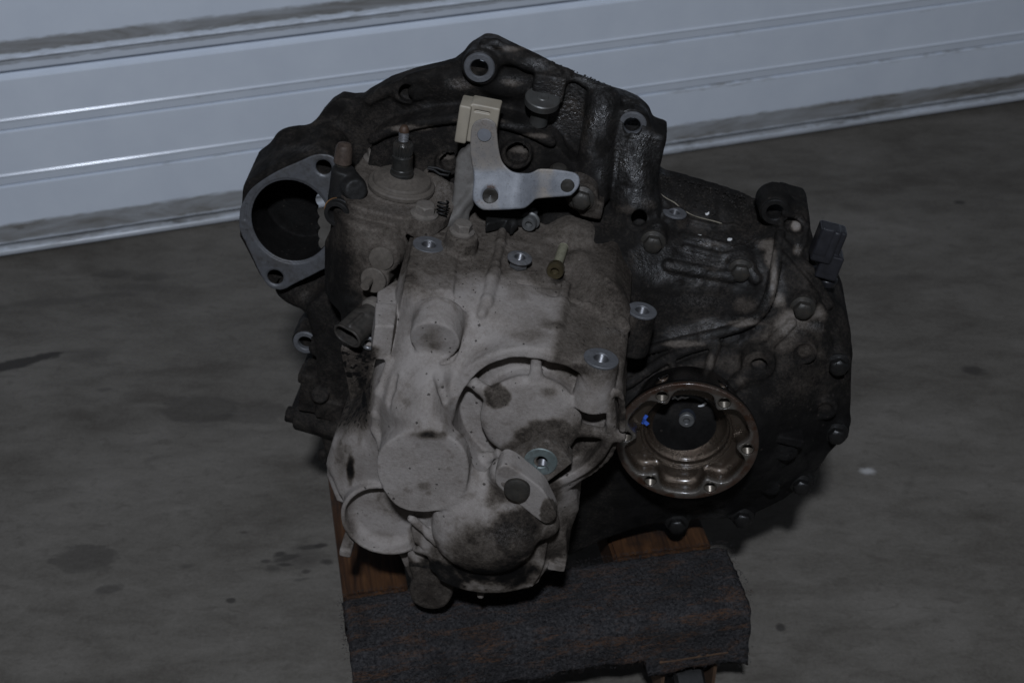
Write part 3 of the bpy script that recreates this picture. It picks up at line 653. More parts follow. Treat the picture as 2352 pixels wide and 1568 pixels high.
    for dx, dy, ex, ey in ((-3, 4, -3, -4), (2, 5, 4, 1), (4, 1, 1, -4), (-5, 0, 1, 1)): g.seg(c + (dx, dy, 2), c + (ex, ey, 2), .9, .9, .4)
    c = S(1894, 936); g.cyl(c - FW * 10, c + FW * 4, 12, 10.5, 1.2, 3); g.cyl(c + FW * 2.5, c + FW * 12, 6.4, None, .8, 0, 'd')
    c = S(1815, 1000); g.box(c + FW * 2, (11, 4, 8), None, 1, 2); g.cyl(c - UP * 14 - FW * 10, c - UP * 14 + FW * 6, 9.5, None, 1, 3)
    c = S(1770, 1118); g.cyl(c - FW * 10, c + FW * 3, 9, 8, 1.5, 4)
    # lug at the top right, with pocket and hole
    c = pa(1780, 486, -128); g.cyl(c - FW * 26, c, 15, 12.6, 1.2, 4); g.cyl(c - FW * 60, c + FW * 10, 6.8, None, .4, 0, 'd')
    g.ball(S(1825, 512), (9, 9, 6), 3, 'd'); g.path([S(*p, .5) for p in [(1800, 490), (1838, 500), (1852, 520), (1846, 560), (1830, 585)]], 2.2, 2); g.path([S(*p, .5) for p in [(1750, 492), (1790, 516)]], 2, 1.5)
    # upright threaded bosses
    for x, y, u, r in ((1475, 712, 36, 11.5), (1550, 487, 66, 10), (1766, 536, 42, 8.5)):
        c = pu(x, y, u); g.cyl(c - UP * 38, c, r * 1.12, r, .8, 5)
    c = pu(1475, 452, 78); g.cyl(c - UP * 10 - FW * 14, c - UP * 10 + FW * 4, 17, 15, 3, 5); g.cyl(pa(1468, 500, -112), pa(1468, 500, -142), 6.5, None, 1, 1, 'd'); g.path([S(*p, 1) for p in smooth([(1422, 486), (1430, 458), (1455, 444), (1480, 447), (1498, 466), (1502, 492)], 3, False)], 4, 3)
    # starter bore and holes
    g.exA(ellipse(SBC, 34.5, 39), SBC[2] - 46, SBC[2] + 8, 1, 0, 'd')
    for dx, dy in ((-2, -52), (2, -26), (3, 0), (3, 26), (4, 48)):
        p = pa(744 + dx, 510 + dy, -128); q = pz(744 + dx, 510 + dy, -420); g.seg(p, q, 6.5, 6.5, 0, 'd')
    for c, r in ((SH1, 6.5), (SH2, 7)): g.cyl(c + FW * 10, c - FW * 60, r, None, .3, 0, 'd')
    for x, y, a in ((1102, 153, -146), (1453, 287, -146), (702, 786, -118)):
        c = pa(x, y, a); g.cyl(c + FW * 6, c - FW * 34, 7.4, None, .3, 0, 'd')
    for x, y, u, r in ((1475, 712, 36, 6), (1550, 487, 66, 5), (1766, 536, 42, 4.6)): c = pu(x, y, u); g.cyl(c - UP * 11, c + UP * 6, r, None, .2, 0, 'd')
    g.rough(.4, 14, 5); g.rough(.22, 4, 9)
    def paint(V):
        px, py = proj(V); n = fbm(V, 30, 4, 2); n2 = fbm(V, 8, 3, 4)
        dust = .16 + .22 * (n - .3)
        warm = [(1180, 190, 60, 22, .40, .9), (1060, 195, 50, 25, .34, .9), (1180, 112, 90, 14, .42, .9), (900, 225, 50, 20, .24, .9), (1310, 240, 40, 30, .26, .9), (1101, 150, 46, 42, .26, .6),
                (980, 380, 130, 75, .24, .8), (940, 295, 100, 14, .46, .8), (1100, 278, 90, 10, .44, .8), (1230, 312, 60, 12, .42, .8), (1190, 345, 40, 14, .46, .8), (1030, 362, 30, 10, .44, .8), (1240, 265, 26, 24, .46, .6),
                (1770, 590, 26, 60, .44, .9), (1640, 615, 60, 22, .30, .9), (1820, 740, 90, 60, .50, .9), (1790, 690, 40, 40, .48, .9), (1850, 800, 80, 50, .32, .9), (1720, 740, 60, 20, .40, .9), (1660, 830, 90, 40, .28, .9), (1600, 700, 90, 40, .10, .9),
                (1560, 830, 110, 40, .18, .9), (1760, 560, 40, 25, .42, .9), (1450, 740, 30, 60, .34, .9), (1440, 480, 50, 30, .32, .9), (1490, 470, 40, 30, .30, .9), (1450, 600, 30, 60, .22, .9), (1830, 515, 18, 22, .62, .6), (1830, 575, 20, 20, .46, .8), (1633, 828, 18, 44, .38, .9), (1548, 850, 12, 18, .36, .9), (1700, 872, 34, 28, .34, .9), (1742, 826, 44, 42, .33, .8), (1798, 760, 34, 34, .38, .9), (1810, 770, 130, 110, .36, .9), (1700, 830, 130, 60, .28, .9), (1840, 880, 110, 90, .24, .9), (1846, 806, 30, 28, .34, .5), (1894, 936, 30, 28, .26, .6), (1720, 742, 70, 14, .5, .8), (1777, 640, 16, 80, .5, .8), (1560, 790, 90, 12, .42, .8), (1560, 870, 110, 60, .26, .8), (1500, 555, 36, 30, .34, .8), (1700, 615, 36, 34, .36, .8), (1843, 700, 36, 34, .44, .8), (1640, 560, 80, 12, .34, .9), (1760, 960, 120, 160, .20, .9), (1450, 1180, 160, 60, .17, .9), (1870, 720, 40, 40, .5, .9), (720, 700, 60, 40, .18, .9), (720, 870, 40, 30, .14, .8), (700, 680, 90, 40, .16, .9), (1565, 510, 30, 40, .30, .9), (1710, 700, 70, 40, .32, .9)]
        dust = np.maximum(dust, 1.18 * spots(V, warm, 3, .45, 12)); dust = dust - .22 * sst(900, 1010, py) * sst(1400, 1500, px) - .06 * sst(1330, 1400, px) * sst(520, 440, py)
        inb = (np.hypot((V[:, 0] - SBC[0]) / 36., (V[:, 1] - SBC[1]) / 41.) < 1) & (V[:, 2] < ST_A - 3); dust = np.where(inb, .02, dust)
        oil = np.maximum(spots(V, [(1330, 240, 170, 130, 1, .6), (1450, 380, 100, 120, 1, .5), (1130, 100, 90, 40, .8, .7), (1450, 230, 80, 60, 1, .6), (1680, 620, 110, 70, .8, .6), (1780, 640, 40, 90, .7, .7), (1660, 560, 120, 30, 1, .6), (1490, 470, 60, 60, .8, .7), (1250, 150, 120, 25, .8, .8), (1560, 600, 160, 80, .9, .6), (1600, 500, 140, 60, .35, .6), (1640, 760, 160, 40, .7, .7), (1560, 1180, 160, 50, .7, .6), (1840, 1080, 120, 90, .5, .8), (1000, 240, 180, 40, .45, .7)], 6, .4, 14), .12)
        bare = spots(V, [(1180, 185, 50, 16, .55, .9), (1050, 192, 40, 16, .6, .9), (1250, 138, 60, 7, .5, .9), (1340, 180, 50, 9, .8, .9), (1380, 200, 40, 7, .7, .9), (1650, 610, 40, 10, .7, .9), (1690, 585, 40, 14, .3, .9), (1870, 750, 30, 18, .8, .8), (1720, 735, 50, 14, .45, .9), (1760, 690, 30, 40, .25, .9), (1832, 512, 14, 18, .8, .5), (1832, 575, 10, 18, .8, .7), (1480, 460, 40, 12, .55, .9), (1510, 520, 18, 10, .5, .8), (1640, 1185, 70, 8, .5, .9), (1820, 755, 60, 30, .35, .9), (1200, 290, 80, 8, .4, .9), (690, 340, 60, 12, .35, .9), (700, 680, 20, 20, .2, .9), (1600, 690, 80, 20, .25, .9)], 8, .5, 7)
        return dict(dust=dust + .10 * (n2 - .5), oil=oil, bare=bare)
    o = sdf_part('bell_housing', g, M['cast'], GBX, paint); o['label'] = 'black oily bell housing and differential bulge'
    return g
bell()
# machined starter mounting face
g = Grid((STF[:, 0].min() - 4, STF[:, 1].min() - 4, ST_A - 4), (STF[:, 0].max() + 4, STF[:, 1].max() + 4, ST_A + 4), .8)
g.exA(STF, ST_A - 2, ST_A + .4, .4); g.exA(ellipse(SBC, 33.8, 38.3), SBC[2] - 16, SBC[2] + 8, .2, 0, 'd'); g.exA(ellipse(SBC, 36, 40.5), SBC[2] - .3, SBC[2] + 8, .2, 0, 'd')
for c, r in ((SH1, 6.5), (SH2, 7)): g.cyl(c + FW * 10, c - FW * 60, r, None, .3, 0, 'd'); g.cyl(c + FW * 3, c - FW * .2, r + 1.3, None, .1, 0, 'd')
for y in (470, 530): g.seg(pa(566, y, ST_A + .6), pa(562, y + 34, ST_A + .6), 1.1, 1.1, 0, 'd')
o = sdf_part('starter_mounting_face', g, M['machined_dull'], GBX)
# dowel sleeves
sleeve = part('dowel_sleeve', lathe_open([(7.2, -4), (7.2, .6), (8, 1.6), (11.6, 1.6), (12.4, .8), (12.8, -1), (12.8, -4)], 40), M['machined'], GBX, frame(pa(1101, 156, -145.5), FW))
place_copy(sleeve, frame(pa(1452, 288, -145.5), FW) @ Matrix.Scale(.95, 4), GBX); place_copy(sleeve, frame(pa(702, 786, -118), FW) @ Matrix.Scale(.9, 4), GBX)
place_copy(sleeve, frame(pa(1780, 486, -128), FW) @ Matrix.Scale(.93, 4), GBX, M['black_bolt'])
# capped pin in the wall of the bell
c = pa(1247, 223, -140)
o = part('capped_pin', lathe([(7.5, -26), (7, -12), (8, -7.5), (13.4, -7), (14.2, -6), (14.2, -.8), (13.4, 0), (5, .1), (4.4, .7), (1.6, .6), (0, .2)], 44), simple('dusty_pin_steel', (.055, .055, .052), (.125, .123, .116), .45, .4, 150, .2, stain=((.05, .045, .04), .7), grime=.3), GBX, frame(c, UP + .25 * FW))

# --- dust-grey gear case
CS = Sheet([pu(x, y, u) for x, y, u in [(950, 560, 44), (1050, 560, 45), (1150, 480, 47), (1300, 480, 47), (1150, 620, 44), (1250, 620, 44), (1020, 650, 43), (940, 680, 39), (1060, 700, 40), (1150, 730, 38), (1250, 730, 38), (1340, 520, 44), (1340, 640, 40), (900, 560, 30), (1330, 740, 35)]] +
    [pa(x, y, a) for x, y, a in [(1390, 650, -26), (1425, 720, -10), (1425, 800, 22), (1340, 810, 50), (1270, 800, 56), (1200, 805, 58), (1120, 800, 46), (1060, 790, 44),
     (905, 690, 4), (880, 760, 14), (856, 850, 30), (840, 940, 44), (810, 1030, 48), (772, 1080, 40), (800, 1130, 46), (880, 1000, 62),
     (1000, 790, 46), (1000, 850, 67), (925, 800, 46), (908, 860, 60), (896, 925, 74), (940, 860, 64), (930, 920, 78), (1016, 870, 69), (990, 930, 87), (985, 975, 93), (930, 980, 88), (1030, 980, 88), (1040, 880, 60), (1050, 960, 66), (1060, 1020, 76), (1080, 900, 66), (1100, 830, 56),
     (1130, 1060, 74), (1090, 1110, 88), (1160, 1120, 84), (1250, 1100, 70), (1330, 1080, 58), (1400, 1000, 50), (1428, 900, 44), (1330, 900, 56), (1200, 900, 60), (1220, 1000, 66), (1300, 1020, 60),
     (970, 1080, 84), (900, 1100, 60), (870, 1200, 56), (960, 1200, 66), (1000, 1260, 74), (1100, 1250, 90), (1100, 1330, 82), (1200, 1320, 74), (1260, 1250, 62), (1290, 1180, 50), (1300, 1290, 44)]], 1.)
COUT = np.vstack([P2([(748, 1083, 40), (772, 1138, 44), (800, 1180, 50), (850, 1240, 52), (985, 1262, 60), (1010, 1318, 66), (1037, 1340, 72), (1110, 1358, 74), (1220, 1350, 66), (1268, 1298, 54), (1296, 1300, 46), (1310, 1230, 46), (1328, 1180, 44), (1325, 1140, 44), (1312, 1112, 46), (1345, 1094, 48), (1390, 1060, 48), (1420, 1010, 46), (1433, 950, 44), (1430, 885, 42), (1442, 800, 24), (1444, 745, 0), (1400, 640, -30), (1362, 600, -60), (1345, 480, -110)], 0), P2([(1250, 440), (1000, 440)], -120), P2([(935, 560, -48), (905, 690, 0), (882, 760, 12), (856, 850, 28), (836, 950, 42), (790, 1000, 44), (758, 1040, 42)], 0)])[:, :2]
BC = pa(1220, 962, 60); LC = pa(970, 1066, 92); DC = pa(1113, 1216, 84); HC = pa(884, 1196, 58)
LEV_U = 45
def gear_case():
    g = Grid((-135, -250, -128), (118, 84, 128), 1.0)
    P = COUT; lo = P.min(0); hi = P.max(0)
    g.op(lambda X, Y, Z: ell(np.maximum(poly2(P, X[:, :, 0], Y[:, :, 0])[:, :, None], -118 - Z), CS.f(X, Y, Z), 5), (lo[0], lo[1], -118), (hi[0], hi[1], 110), 0)
    S = CS.hit
    # wedge-shaped flange along the left flank
    g.exA(P2([(780, 800), (845, 790), (935, 800), (960, 900), (880, 1010), (818, 992), (800, 900)], -18)[:, :2], -110, -18, 2, 3)
    g.exA(P2([(818, 985), (880, 880), (900, 1100), (800, 1150), (775, 1141), (753, 1083), (762, 1041), (775, 1000)], 24)[:, :2], -60, 30, 3, 8)
    # block under the rectangular boss, and the boss
    g.exU(np.array([pu(x, y, 46) for x, y in [(950, 543), (1048, 556), (1046, 640), (1040, 668), (985, 670), (928, 650)]]), 10, 46.5, 2, 5)
    g.exU(np.array([pu(x, y, 20) for x, y in [(868, 668), (912, 640), (930, 660), (908, 742), (864, 752)]]), -6, 20, 1.5, 2)
    g.exU(np.array([pu(x, y, 20) for x, y in [(862, 700), (912, 704), (905, 756), (860, 756)]]), -8, 23, 1.2, 1)
    # round bosses standing up
    c = pu(1062, 535, 60); g.cyl(c - UP * 30, c, 14.5, 12.5, 1.5, 4)
    c = pu(1381, 822, 36); g.cyl(c - UP * 41, c, 15.0, 13.2, .8, 3)
    g.cyl(pu(1340, 452, 58) - UP * 22, pu(1340, 452, 58), 16, None, 2, 6)
    # ribs on the top
    g.path([S(*p, 1.) for p in [(1158, 500), (1150, 560), (1138, 610), (1128, 640), (1118, 690), (1106, 722)]], 3.6, 3); g.seg(S(1137, 625, 1), S(1120, 700, .5), 4.6, 3, 3)
    g.path([S(*p, 1) for p in [(1298, 655), (1290, 700), (1278, 760), (1266, 818)]], 4.2, 3)
    g.path([S(*p, -.6) for p in [(1190, 648), (1240, 655), (1290, 662)]], 1.8, 2.5, 'd')
    g.ball(S(1320, 540, -1), (22, 14, 22), 8)
    g.seg(S(1330, 610, -6), S(1405, 700, -6), 12, 12, 10)
    # round plug half sunk in the ramp, and the tapering spine below it
    c = pa(998, 782, 56); g.cyl(c - FW * 26 + UP * 6, c, 19.5, 18.5, 1.2, 5); pass
    g.path([S(*p, -.5) for p in smooth([(1015, 834), (1036, 826), (1048, 806), (1052, 780)], 3, False)], 1.6, 1.2, 'd')
    g.path([S(*p, 1) for p in [(1005, 863), (1016, 895), (1023, 921)]], 3., 3, 'd'); g.path([S(*p, 1) for p in [(905, 865), (899, 891), (890, 926)]], 3., 3, 'd')
    g.path([S(*p, 1.5) for p in [(896, 830), (872, 900), (862, 950), (862, 985), (880, 1025), (898, 1040)]], 3.4, 3.5)
    # left round cover, scooped dish below it
    g.exA(smooth(P2([(858, 1090), (860, 1040), (890, 1005), (940, 985), (1000, 985), (1050, 1005), (1078, 1040), (1085, 1090), (1070, 1140), (1030, 1172), (970, 1184), (915, 1172), (880, 1140)], 93)[:, :2], 3), 20, 93, 1.6, 5, draft=.04)
    g.cyl(HC - FW * 60, HC, 37, 36, 1.4, 3); g.cyl(HC + FW * 10, HC - FW * 12, 34, 31, 6, .5, 'd')
    g.box(pa(800, 1246, 46), (5, 4, 14), None, 2, 3)
    # big bearing housing: lip, ring recess, inner dome, spokes
    g.cyl(BC - FW * 70, BC + FW * 2, 66, 64, 3, 6)
    g.cyl(BC + FW * 20, BC - FW * 13, 57.5, 55.5, 2, 1.5, 'd')
    g.cyl(BC - FW * 30, BC + FW * 3.5, 40.5, 36, 4.5, 3)
    g.ball(BC + FW * 0, (37, 37, 6.5), 3)
    for x0, y0, x1, y1, r in ((1070, 866, 1124, 904, 4.5), (1231, 812, 1232, 860, 4), (1330, 985, 1425, 1002, 4.5), (1120, 1050, 1080, 1080, 5), (1150, 1040, 1190, 1070, 5)):
        g.seg(pa(x0, y0, 56), pa(x1, y1, 58), r, r, 4)
    # right side: column under the threaded boss, vertical slot beside it
    c = pu(1381, 822, 36); g.cyl(c - UP * 41, c, 15.0, 13.2, .8, 2)
    g.path([pa(*p, 61) for p in smooth([(1399, 988), (1402, 930), (1408, 908), (1418, 900), (1428, 925), (1430, 985)], 3, False)], 2.6, 1)
    g.path([pa(*p, 56) for p in smooth([(1395, 995), (1380, 1035), (1350, 1066), (1310, 1090)], 3, False)], 2.6, 2)
    g.path([pa(*p, 47) for p in smooth([(1414, 1000), (1400, 1040), (1365, 1075), (1330, 1095)], 3, False)], 3, 1.5)
    g.seg(pa(1416, 922, 64), pa(1414, 978, 65), 3.4, 3.4, .8, 'd')
    g.path([S(*p, .2) for p in smooth([(1312, 604), (1365, 622), (1405, 655), (1424, 690)], 3, False)], 2.6, 2.5); g.path([S(*p, .2) for p in smooth([(1305, 690), (1370, 708), (1425, 734), (1440, 755)], 3, False)], 2.6, 2.5)
    # lower dome with a rim flange
    g.cyl(DC - FW * 60, DC + FW * 4, 42, 40, 6, 5); g.ball(DC + FW * 3, (39.5, 39.5, 15), 5)
    g.exA(smooth(P2([(960, 1186), (945, 1200), (950, 1245), (982, 1268), (985, 1305), (1010, 1322), (1040, 1328), (1100, 1350), (1160, 1342), (1215, 1350), (1228, 1340), (1250, 1296), (1255, 1210), (1200, 1140), (1060, 1140)], 70)[:, :2], 2), 30, 70, 1.2, 2)
    g.exA(smooth(P2([(985, 1290), (1010, 1322), (1060, 1348), (1090, 1357), (1110, 1358), (1160, 1354), (1215, 1352), (1250, 1310), (1240, 1200), (1040, 1200)], 60)[:, :2], 2), 25, 60, 1.2, 1)
    g.seg(pa(1104, 1352, 58), pa(1104, 1366, 62), 3, 3, 1)
    g.exA(P2([(1225, 1215), (1300, 1225), (1302, 1290), (1290, 1300), (1238, 1290)], 56)[:, :2], 10, 56, 2, 4); g.box(pa(1280, 1288, 54), (7, 4, 8), None, 1, 1.5)
    g.path([pa(*p, 76) for p in [(1070, 1145), (1092, 1175), (1098, 1200)]], 2.6, 4); g.path([pa(*p, 76) for p in [(945, 1190), (985, 1225), (1003, 1245)]], 3.2, 3)
    g.seg(pa(1160, 1085, 84), pa(1250, 1200, 72), 12, 12, 8)
    # tongue hanging below
    g.exA(smooth(P2([(945, 1250), (935, 1290), (945, 1330), (938, 1360), (950, 1388), (985, 1402), (1020, 1396), (1038, 1370), (1040, 1330), (1030, 1260)], 56)[:, :2], 3), 20, 56, 4, 2); g.exA(P2([(915, 1270), (960, 1272), (960, 1340), (938, 1325)], 40)[:, :2], 10, 40, 2, 3)
    for x, y, u in ((985, 561, 46.5), (1381, 822, 36)): c = pu(x, y, u); g.cyl(c - UP * 11, c + UP * 8, 6.3, None, .2, 0, 'd')
    g.rough(.45, 16, 21); g.rough(.16, 3.2, 22)
    def paint(V):
        px, py = proj(V); n = fbm(V, 34, 4, 12); n2 = fbm(V, 9, 4, 14); n3 = fbm(V, 3, 3, 15)
        n4 = fbm(V, 15, 4, 41); dust = .89 + .26 * (n - .5) + .34 * (n4 - .5)
        w = (n - .5) * 90 + (n2 - .5) * 50
        up = sst(700, 590, py + w - .35 * (px - 1150) * (px > 1150)); dust = dust * (1 - up) + up * (.50 + .2 * (n2 - .5))          # browner towards the bell
        rt = sst(-14, 16, px - (1298 - .2 * (py - 655)) + .35 * w * (.15 + sst(700, 600, py) + sst(790, 850, py))) * sst(900, 800, py + .6 * w); dust = dust * (1 - rt) + rt * (.49 + .25 * (n - .5))
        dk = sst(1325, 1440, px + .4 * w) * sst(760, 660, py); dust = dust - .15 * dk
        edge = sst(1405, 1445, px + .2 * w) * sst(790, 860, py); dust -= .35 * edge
        wd = sst(790, 800, py) * sst(1010, 960, py) * sst(0, 1, (878 - (py - 800) * .12 - px) / 22); dust = dust * (1 - wd) + wd * (.43 + .3 * (n2 - .5)) - .4 * wd * sst(.60, .66, n3)
        marks = [(1142, 909, 34, 34, .46, .25), (975, 1116, 22, 15, .26, .7), (985, 1132, 10, 8, .2, .6), (1265, 1010, 95, 58, .50, .28), (1210, 1035, 70, 34, .46, .35), (1310, 960, 30, 45, .18, .6), (1160, 1130, 45, 60, .34, .9), (1120, 1275, 130, 90, .44, .5), (1185, 1225, 85, 95, .60, .5), (1375, 1040, 70, 70, .5, .6), (1330, 1010, 60, 60, .46, .5), (1415, 940, 30, 70, .40, .6), (1300, 1230, 50, 90, .5, .7), (1140, 1140, 34, 50, .40, .6), (1090, 1300, 90, 50, .36, .8), (1180, 1310, 90, 50, .52, .7),
                 (985, 998, 60, 16, .62, .9), (1345, 930, 40, 60, .10, .8), (1390, 1020, 50, 80, .42, .6), (1360, 1060, 70, 60, .40, .7), (1255, 1130, 50, 60, .46, .6), (1262, 900, 30, 18, .28, .8), (1280, 640, 22, 24, .30, .9), (1225, 770, 60, 26, .34, .9), (1265, 745, 40, 20, .3, .8), (895, 1150, 60, 30, .10, .8),
                 (805, 1080, 12, 46, .62, .6), (830, 900, 45, 100, .08, .8), (860, 810, 60, 30, .1, .8), (830, 880, 10, 18, .3, .6), (836, 918, 6, 26, .4, .5), (826, 1010, 10, 30, .2, .8), (1270, 1250, 60, 60, .50, .6), (1240, 1180, 40, 50, .5, .7), (985, 1345, 90, 80, .56, .35), (955, 1225, 22, 45, .34, .5), (800, 1225, 30, 80, .32, .8), (880, 1280, 90, 18, .24, .9), (1000, 1270, 26, 40, .36, .8), (998, 780, 40, 36, .24, .9), (1330, 850, 60, 20, .30, .7), (1380, 860, 60, 50, .30, .8), (1300, 880, 30, 60, .16, .9), (1060, 1000, 12, 10, .3, .9), (780, 1050, 20, 60, .24, .8), (940, 630, 40, 80, .10, .9)]
        dust = dust - spots(V, marks, 13, .22, 7); dust = dust - .16 * sst(.60, .74, n2) * sst(1180, 1060, px)
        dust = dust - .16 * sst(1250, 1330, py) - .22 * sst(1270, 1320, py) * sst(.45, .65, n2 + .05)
        tg = (V[:, 1] < -196) * (py > 1300) * (px < 1045) * (V[:, 2] < 60); dust = np.where(tg, .36 + .2 * (n2 - .5), dust)
        white = spots(V, [(1165, 1165, 40, 16, .30, .9), (990, 860, 80, 30, .10, .9), (1120, 780, 70, 20, .12, .9), (940, 1200, 60, 50, .12, .9), (1180, 850, 60, 20, .12, .9)], 16, .4, 5)
        dust = dust + white
        bare = spots(V, [(960, 770, 30, 26, .55, .6), (1000, 575, 50, 40, .25, .9), (1170, 1165, 40, 14, .5, .9), (1400, 760, 50, 14, .3, .9), (1380, 850, 40, 30, .35, .9), (1120, 760, 30, 20, .3, .9), (1150, 825, 60, 8, .3, .9), (1390, 960, 40, 60, .25, .9), (1160, 1230, 80, 40, .3, .9), (1280, 1290, 14, 8, .5, .8)], 18, .5, 5)
        oil = spots(V, [(985, 1340, 80, 80, .2, .5), (1280, 640, 26, 26, .5, .8), (1340, 520, 60, 60, .2, .8)], 19, .4, 8)
        return dict(dust=np.clip(dust, .02, 1.1) + .10 * (n3 - .5), oil=oil, bare=bare)
    o = sdf_part('gear_case', g, M['cast'], GBX, paint); o['label'] = 'pale dust-covered gear case at the front'
gear_case()

# --- drive flange
FC = pa(1577, 1017, -4)
def drive_flange():
    root = thing_part('drive_flange', FC)
    g = Grid((-60, -60, -48), (60, 60, 6), .62)
    z = np.zeros(3)
    g.cyl((0, 0, -7), (0, 0, 0), 57.3, None, 1.2, 0); g.cyl((0, 0, -46), (0, 0, -5), 44, 54.5, 2, 2)
    ang = [math.radians(a) for a in (60, 120, 180, 240, 300, 0)]; ph = math.radians(6)
    def sc(X, Y, Z):
        r = np.sqrt(X * X + Y * Y); t = np.arctan2(Y, X) - ph; w = .5 + .5 * np.cos(6 * t)
        return ell(r - (50.6 - 10.6 * w ** 4), np.maximum(Z - 9, -15 - Z), 6)
    g.op(sc, (-50, -50, -14), (50, 50, 9), 2.5, 'd')
    g.cyl((0, 0, -17), (0, 0, 9), 37, 38, .6, .8, 'd'); g.cyl((0, 0, -22), (0, 0, -10), 34.5, 35, .5, .4, 'd'); g.cyl((0, 0, -43), (0, 0, -20), 18, 33.5, 3, 1.5, 'd'); g.ball((0, 0, -19), (33, 33, 20), 2, 'd')
    for a in ang:
        c = np.array((48.8 * math.cos(a + ph), 48.8 * math.sin(a + ph), 0)); g.cyl(c + FW * 5, c - FW * 30, 5.2, None, .2, 0, 'd'); g.cyl(c + FW * 2, c - FW * .2, 5.8, 5.3, .1, 0, 'd')
    V, Q = g.mesh(); r = np.hypot(V[:, 0], V[:, 1])
    rustm = sst(50.5, 54, r + (fbm(V, 9, 3, 3) - .5) * 7) * .9 + .25 * sst(.5, .65, fbm(V, 14, 3, 5))
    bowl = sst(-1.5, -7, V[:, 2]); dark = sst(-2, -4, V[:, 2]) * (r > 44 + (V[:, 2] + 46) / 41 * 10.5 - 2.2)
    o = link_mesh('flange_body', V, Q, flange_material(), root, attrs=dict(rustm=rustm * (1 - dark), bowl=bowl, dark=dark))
    p = part('dust_cap', lathe([(21, -41.5), (20.5, -38.6), (18, -38.4), (16, -39.6), (11.5, -40), (10, -38.6), (8.4, -36), (7.4, -33.5), (0, -33.5)], 64), M['blue_black'], root)
    p = part('centre_bolt', lathe([(6.4, -33.6), (6.4, -30.5), (5.8, -29.9), (3.2, -29.9), (2.8, -30.2), (2.2, -32.5), (0, -33)], 6 * 6), M['grey_bolt'], root, frame((0, 0, 0), FW))
    thr = []
    tv, tf = thread_mesh(5.15, 9, 1.3, -1, .6)
    t0 = None
    for a in ang:
        mw = Matrix.Translation((.0488 * math.cos(a + ph), .0488 * math.sin(a + ph), -.0092))
        if t0 is None: t0 = part('threaded_hole', (tv, tf), M['thread_dark'], root, mw, 80)
        else: place_copy(t0, mw, root)
    # chalk and paint marks
    def mark(name, pts, w, m, zoff):
        V = []; Fc = []
        for P in pts:
            b = len(V)
            for i, (x, y, zz) in enumerate(P):
                q = P[min(i + 1, len(P) - 1)]; p_ = P[max(i - 1, 0)]; d = np.array(q[:2]) - np.array(p_[:2]); d /= np.linalg.norm(d) + 1e-9; n_ = np.array((-d[1], d[0])) * w * random.uniform(.6, 1.2)
                V += [(x + n_[0], y + n_[1], zz + zoff), (x - n_[0], y - n_[1], zz + zoff)]
            for i in range(len(P) - 1): Fc.append((b + 2 * i, b + 2 * i + 1, b + 2 * i + 3, b + 2 * i + 2))
        return link_mesh(name, V, Fc, m, root, smooth_=False)
    def loc(x, y, a): return tuple(pa(x, y, FC[2] + a) - FC)
    wm = simple('white_chalk', (.5, .5, .5), (.7, .7, .7), .8); bl = simple('blue_paint', (.03, .09, .42), (.04, .12, .5), .6)
    mark('white_chalk_mark', [[loc(x, y, -38) for x, y in ((1544, 916), (1550, 911), (1557, 916), (1566, 911), (1574, 913), (1582, 911))], [loc(x, y, -37.5) for x, y in ((1598, 944), (1604, 938), (1606, 932), (1614, 930), (1622, 924))]], 1.0, wm, .5)
    mark('blue_paint_mark', [[loc(x, y, -16.5) for x, y in ((1466, 956), (1478, 965), (1489, 974))], [loc(x, y, -16.5) for x, y in ((1486, 952), (1478, 962), (1472, 970))]], 2.0, bl, .7)
    return root
def thing_part(name, c, m=None):           # an Empty that groups a part's own pieces inside the gearbox frame
    o = bpy.data.objects.new(name, None); COL.objects.link(o); o.parent = GBX; o.empty_display_size = .01
    o.matrix_local = Matrix.Translation(Vector(c) / 1000.); return o
def thread_mesh(r, L, pitch, sgn=-1, depth=.5, seg=24):
    prof = []; z = 0.
    while z < L: prof += [(r, z), (r + sgn * depth, z + pitch * .5)]; z += pitch
    V, Fc = lathe(prof, seg); Fc = [f for f in Fc if len(f) == 4]
    if sgn < 0: Fc = [tuple(reversed(f)) for f in Fc]
    return V, Fc
def flange_material():
    m, nt, b = mat('oiled_turned_steel'); co = objco(nt); L = nt.links.new
    r = attr(nt, 'rustm'); bw = attr(nt, 'bowl'); n = noise(nt, co, 120, 5, .65); n2 = noise(nt, co, 900, 3, .6)
    col = mixc(nt, n, (.085, .076, .064), (.135, .122, .106)); col = mixc(nt, bw, col, mixc_t(nt, n, (.055, .041, .030), (.120, .092, .068)))
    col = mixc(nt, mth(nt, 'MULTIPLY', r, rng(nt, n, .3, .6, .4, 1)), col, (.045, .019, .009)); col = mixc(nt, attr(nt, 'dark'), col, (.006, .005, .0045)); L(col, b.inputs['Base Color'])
    L(mth(nt, 'ADD', .45, mth(nt, 'MULTIPLY', bw, .3)), b.inputs['Metallic']); L(mth(nt, 'ADD', .20, mth(nt, 'MULTIPLY', n, .16)), b.inputs['Roughness']); b.inputs['Coat Weight'].default_value = .6; b.inputs['Coat Roughness'].default_value = .16; bump(nt, noise(nt, co, 1500, 2, .6), .8, .0006, b); return m
def mixc_t(nt, f, a, b): return mixc(nt, f, a, b)
M['blue_black'] = simple('blue_black_cap', (.010, .011, .014), (.018, .021, .028), .34, 0, 200, .12)
M['grey_bolt'] = simple('grey_socket_bolt', (.09, .09, .09), (.16, .16, .155), .5, .5, 300, .2)
M['thread_dark'] = simple('oily_thread', (.10, .085, .065), (.19, .165, .135), .28, .6, 300, .15)
drive_flange()

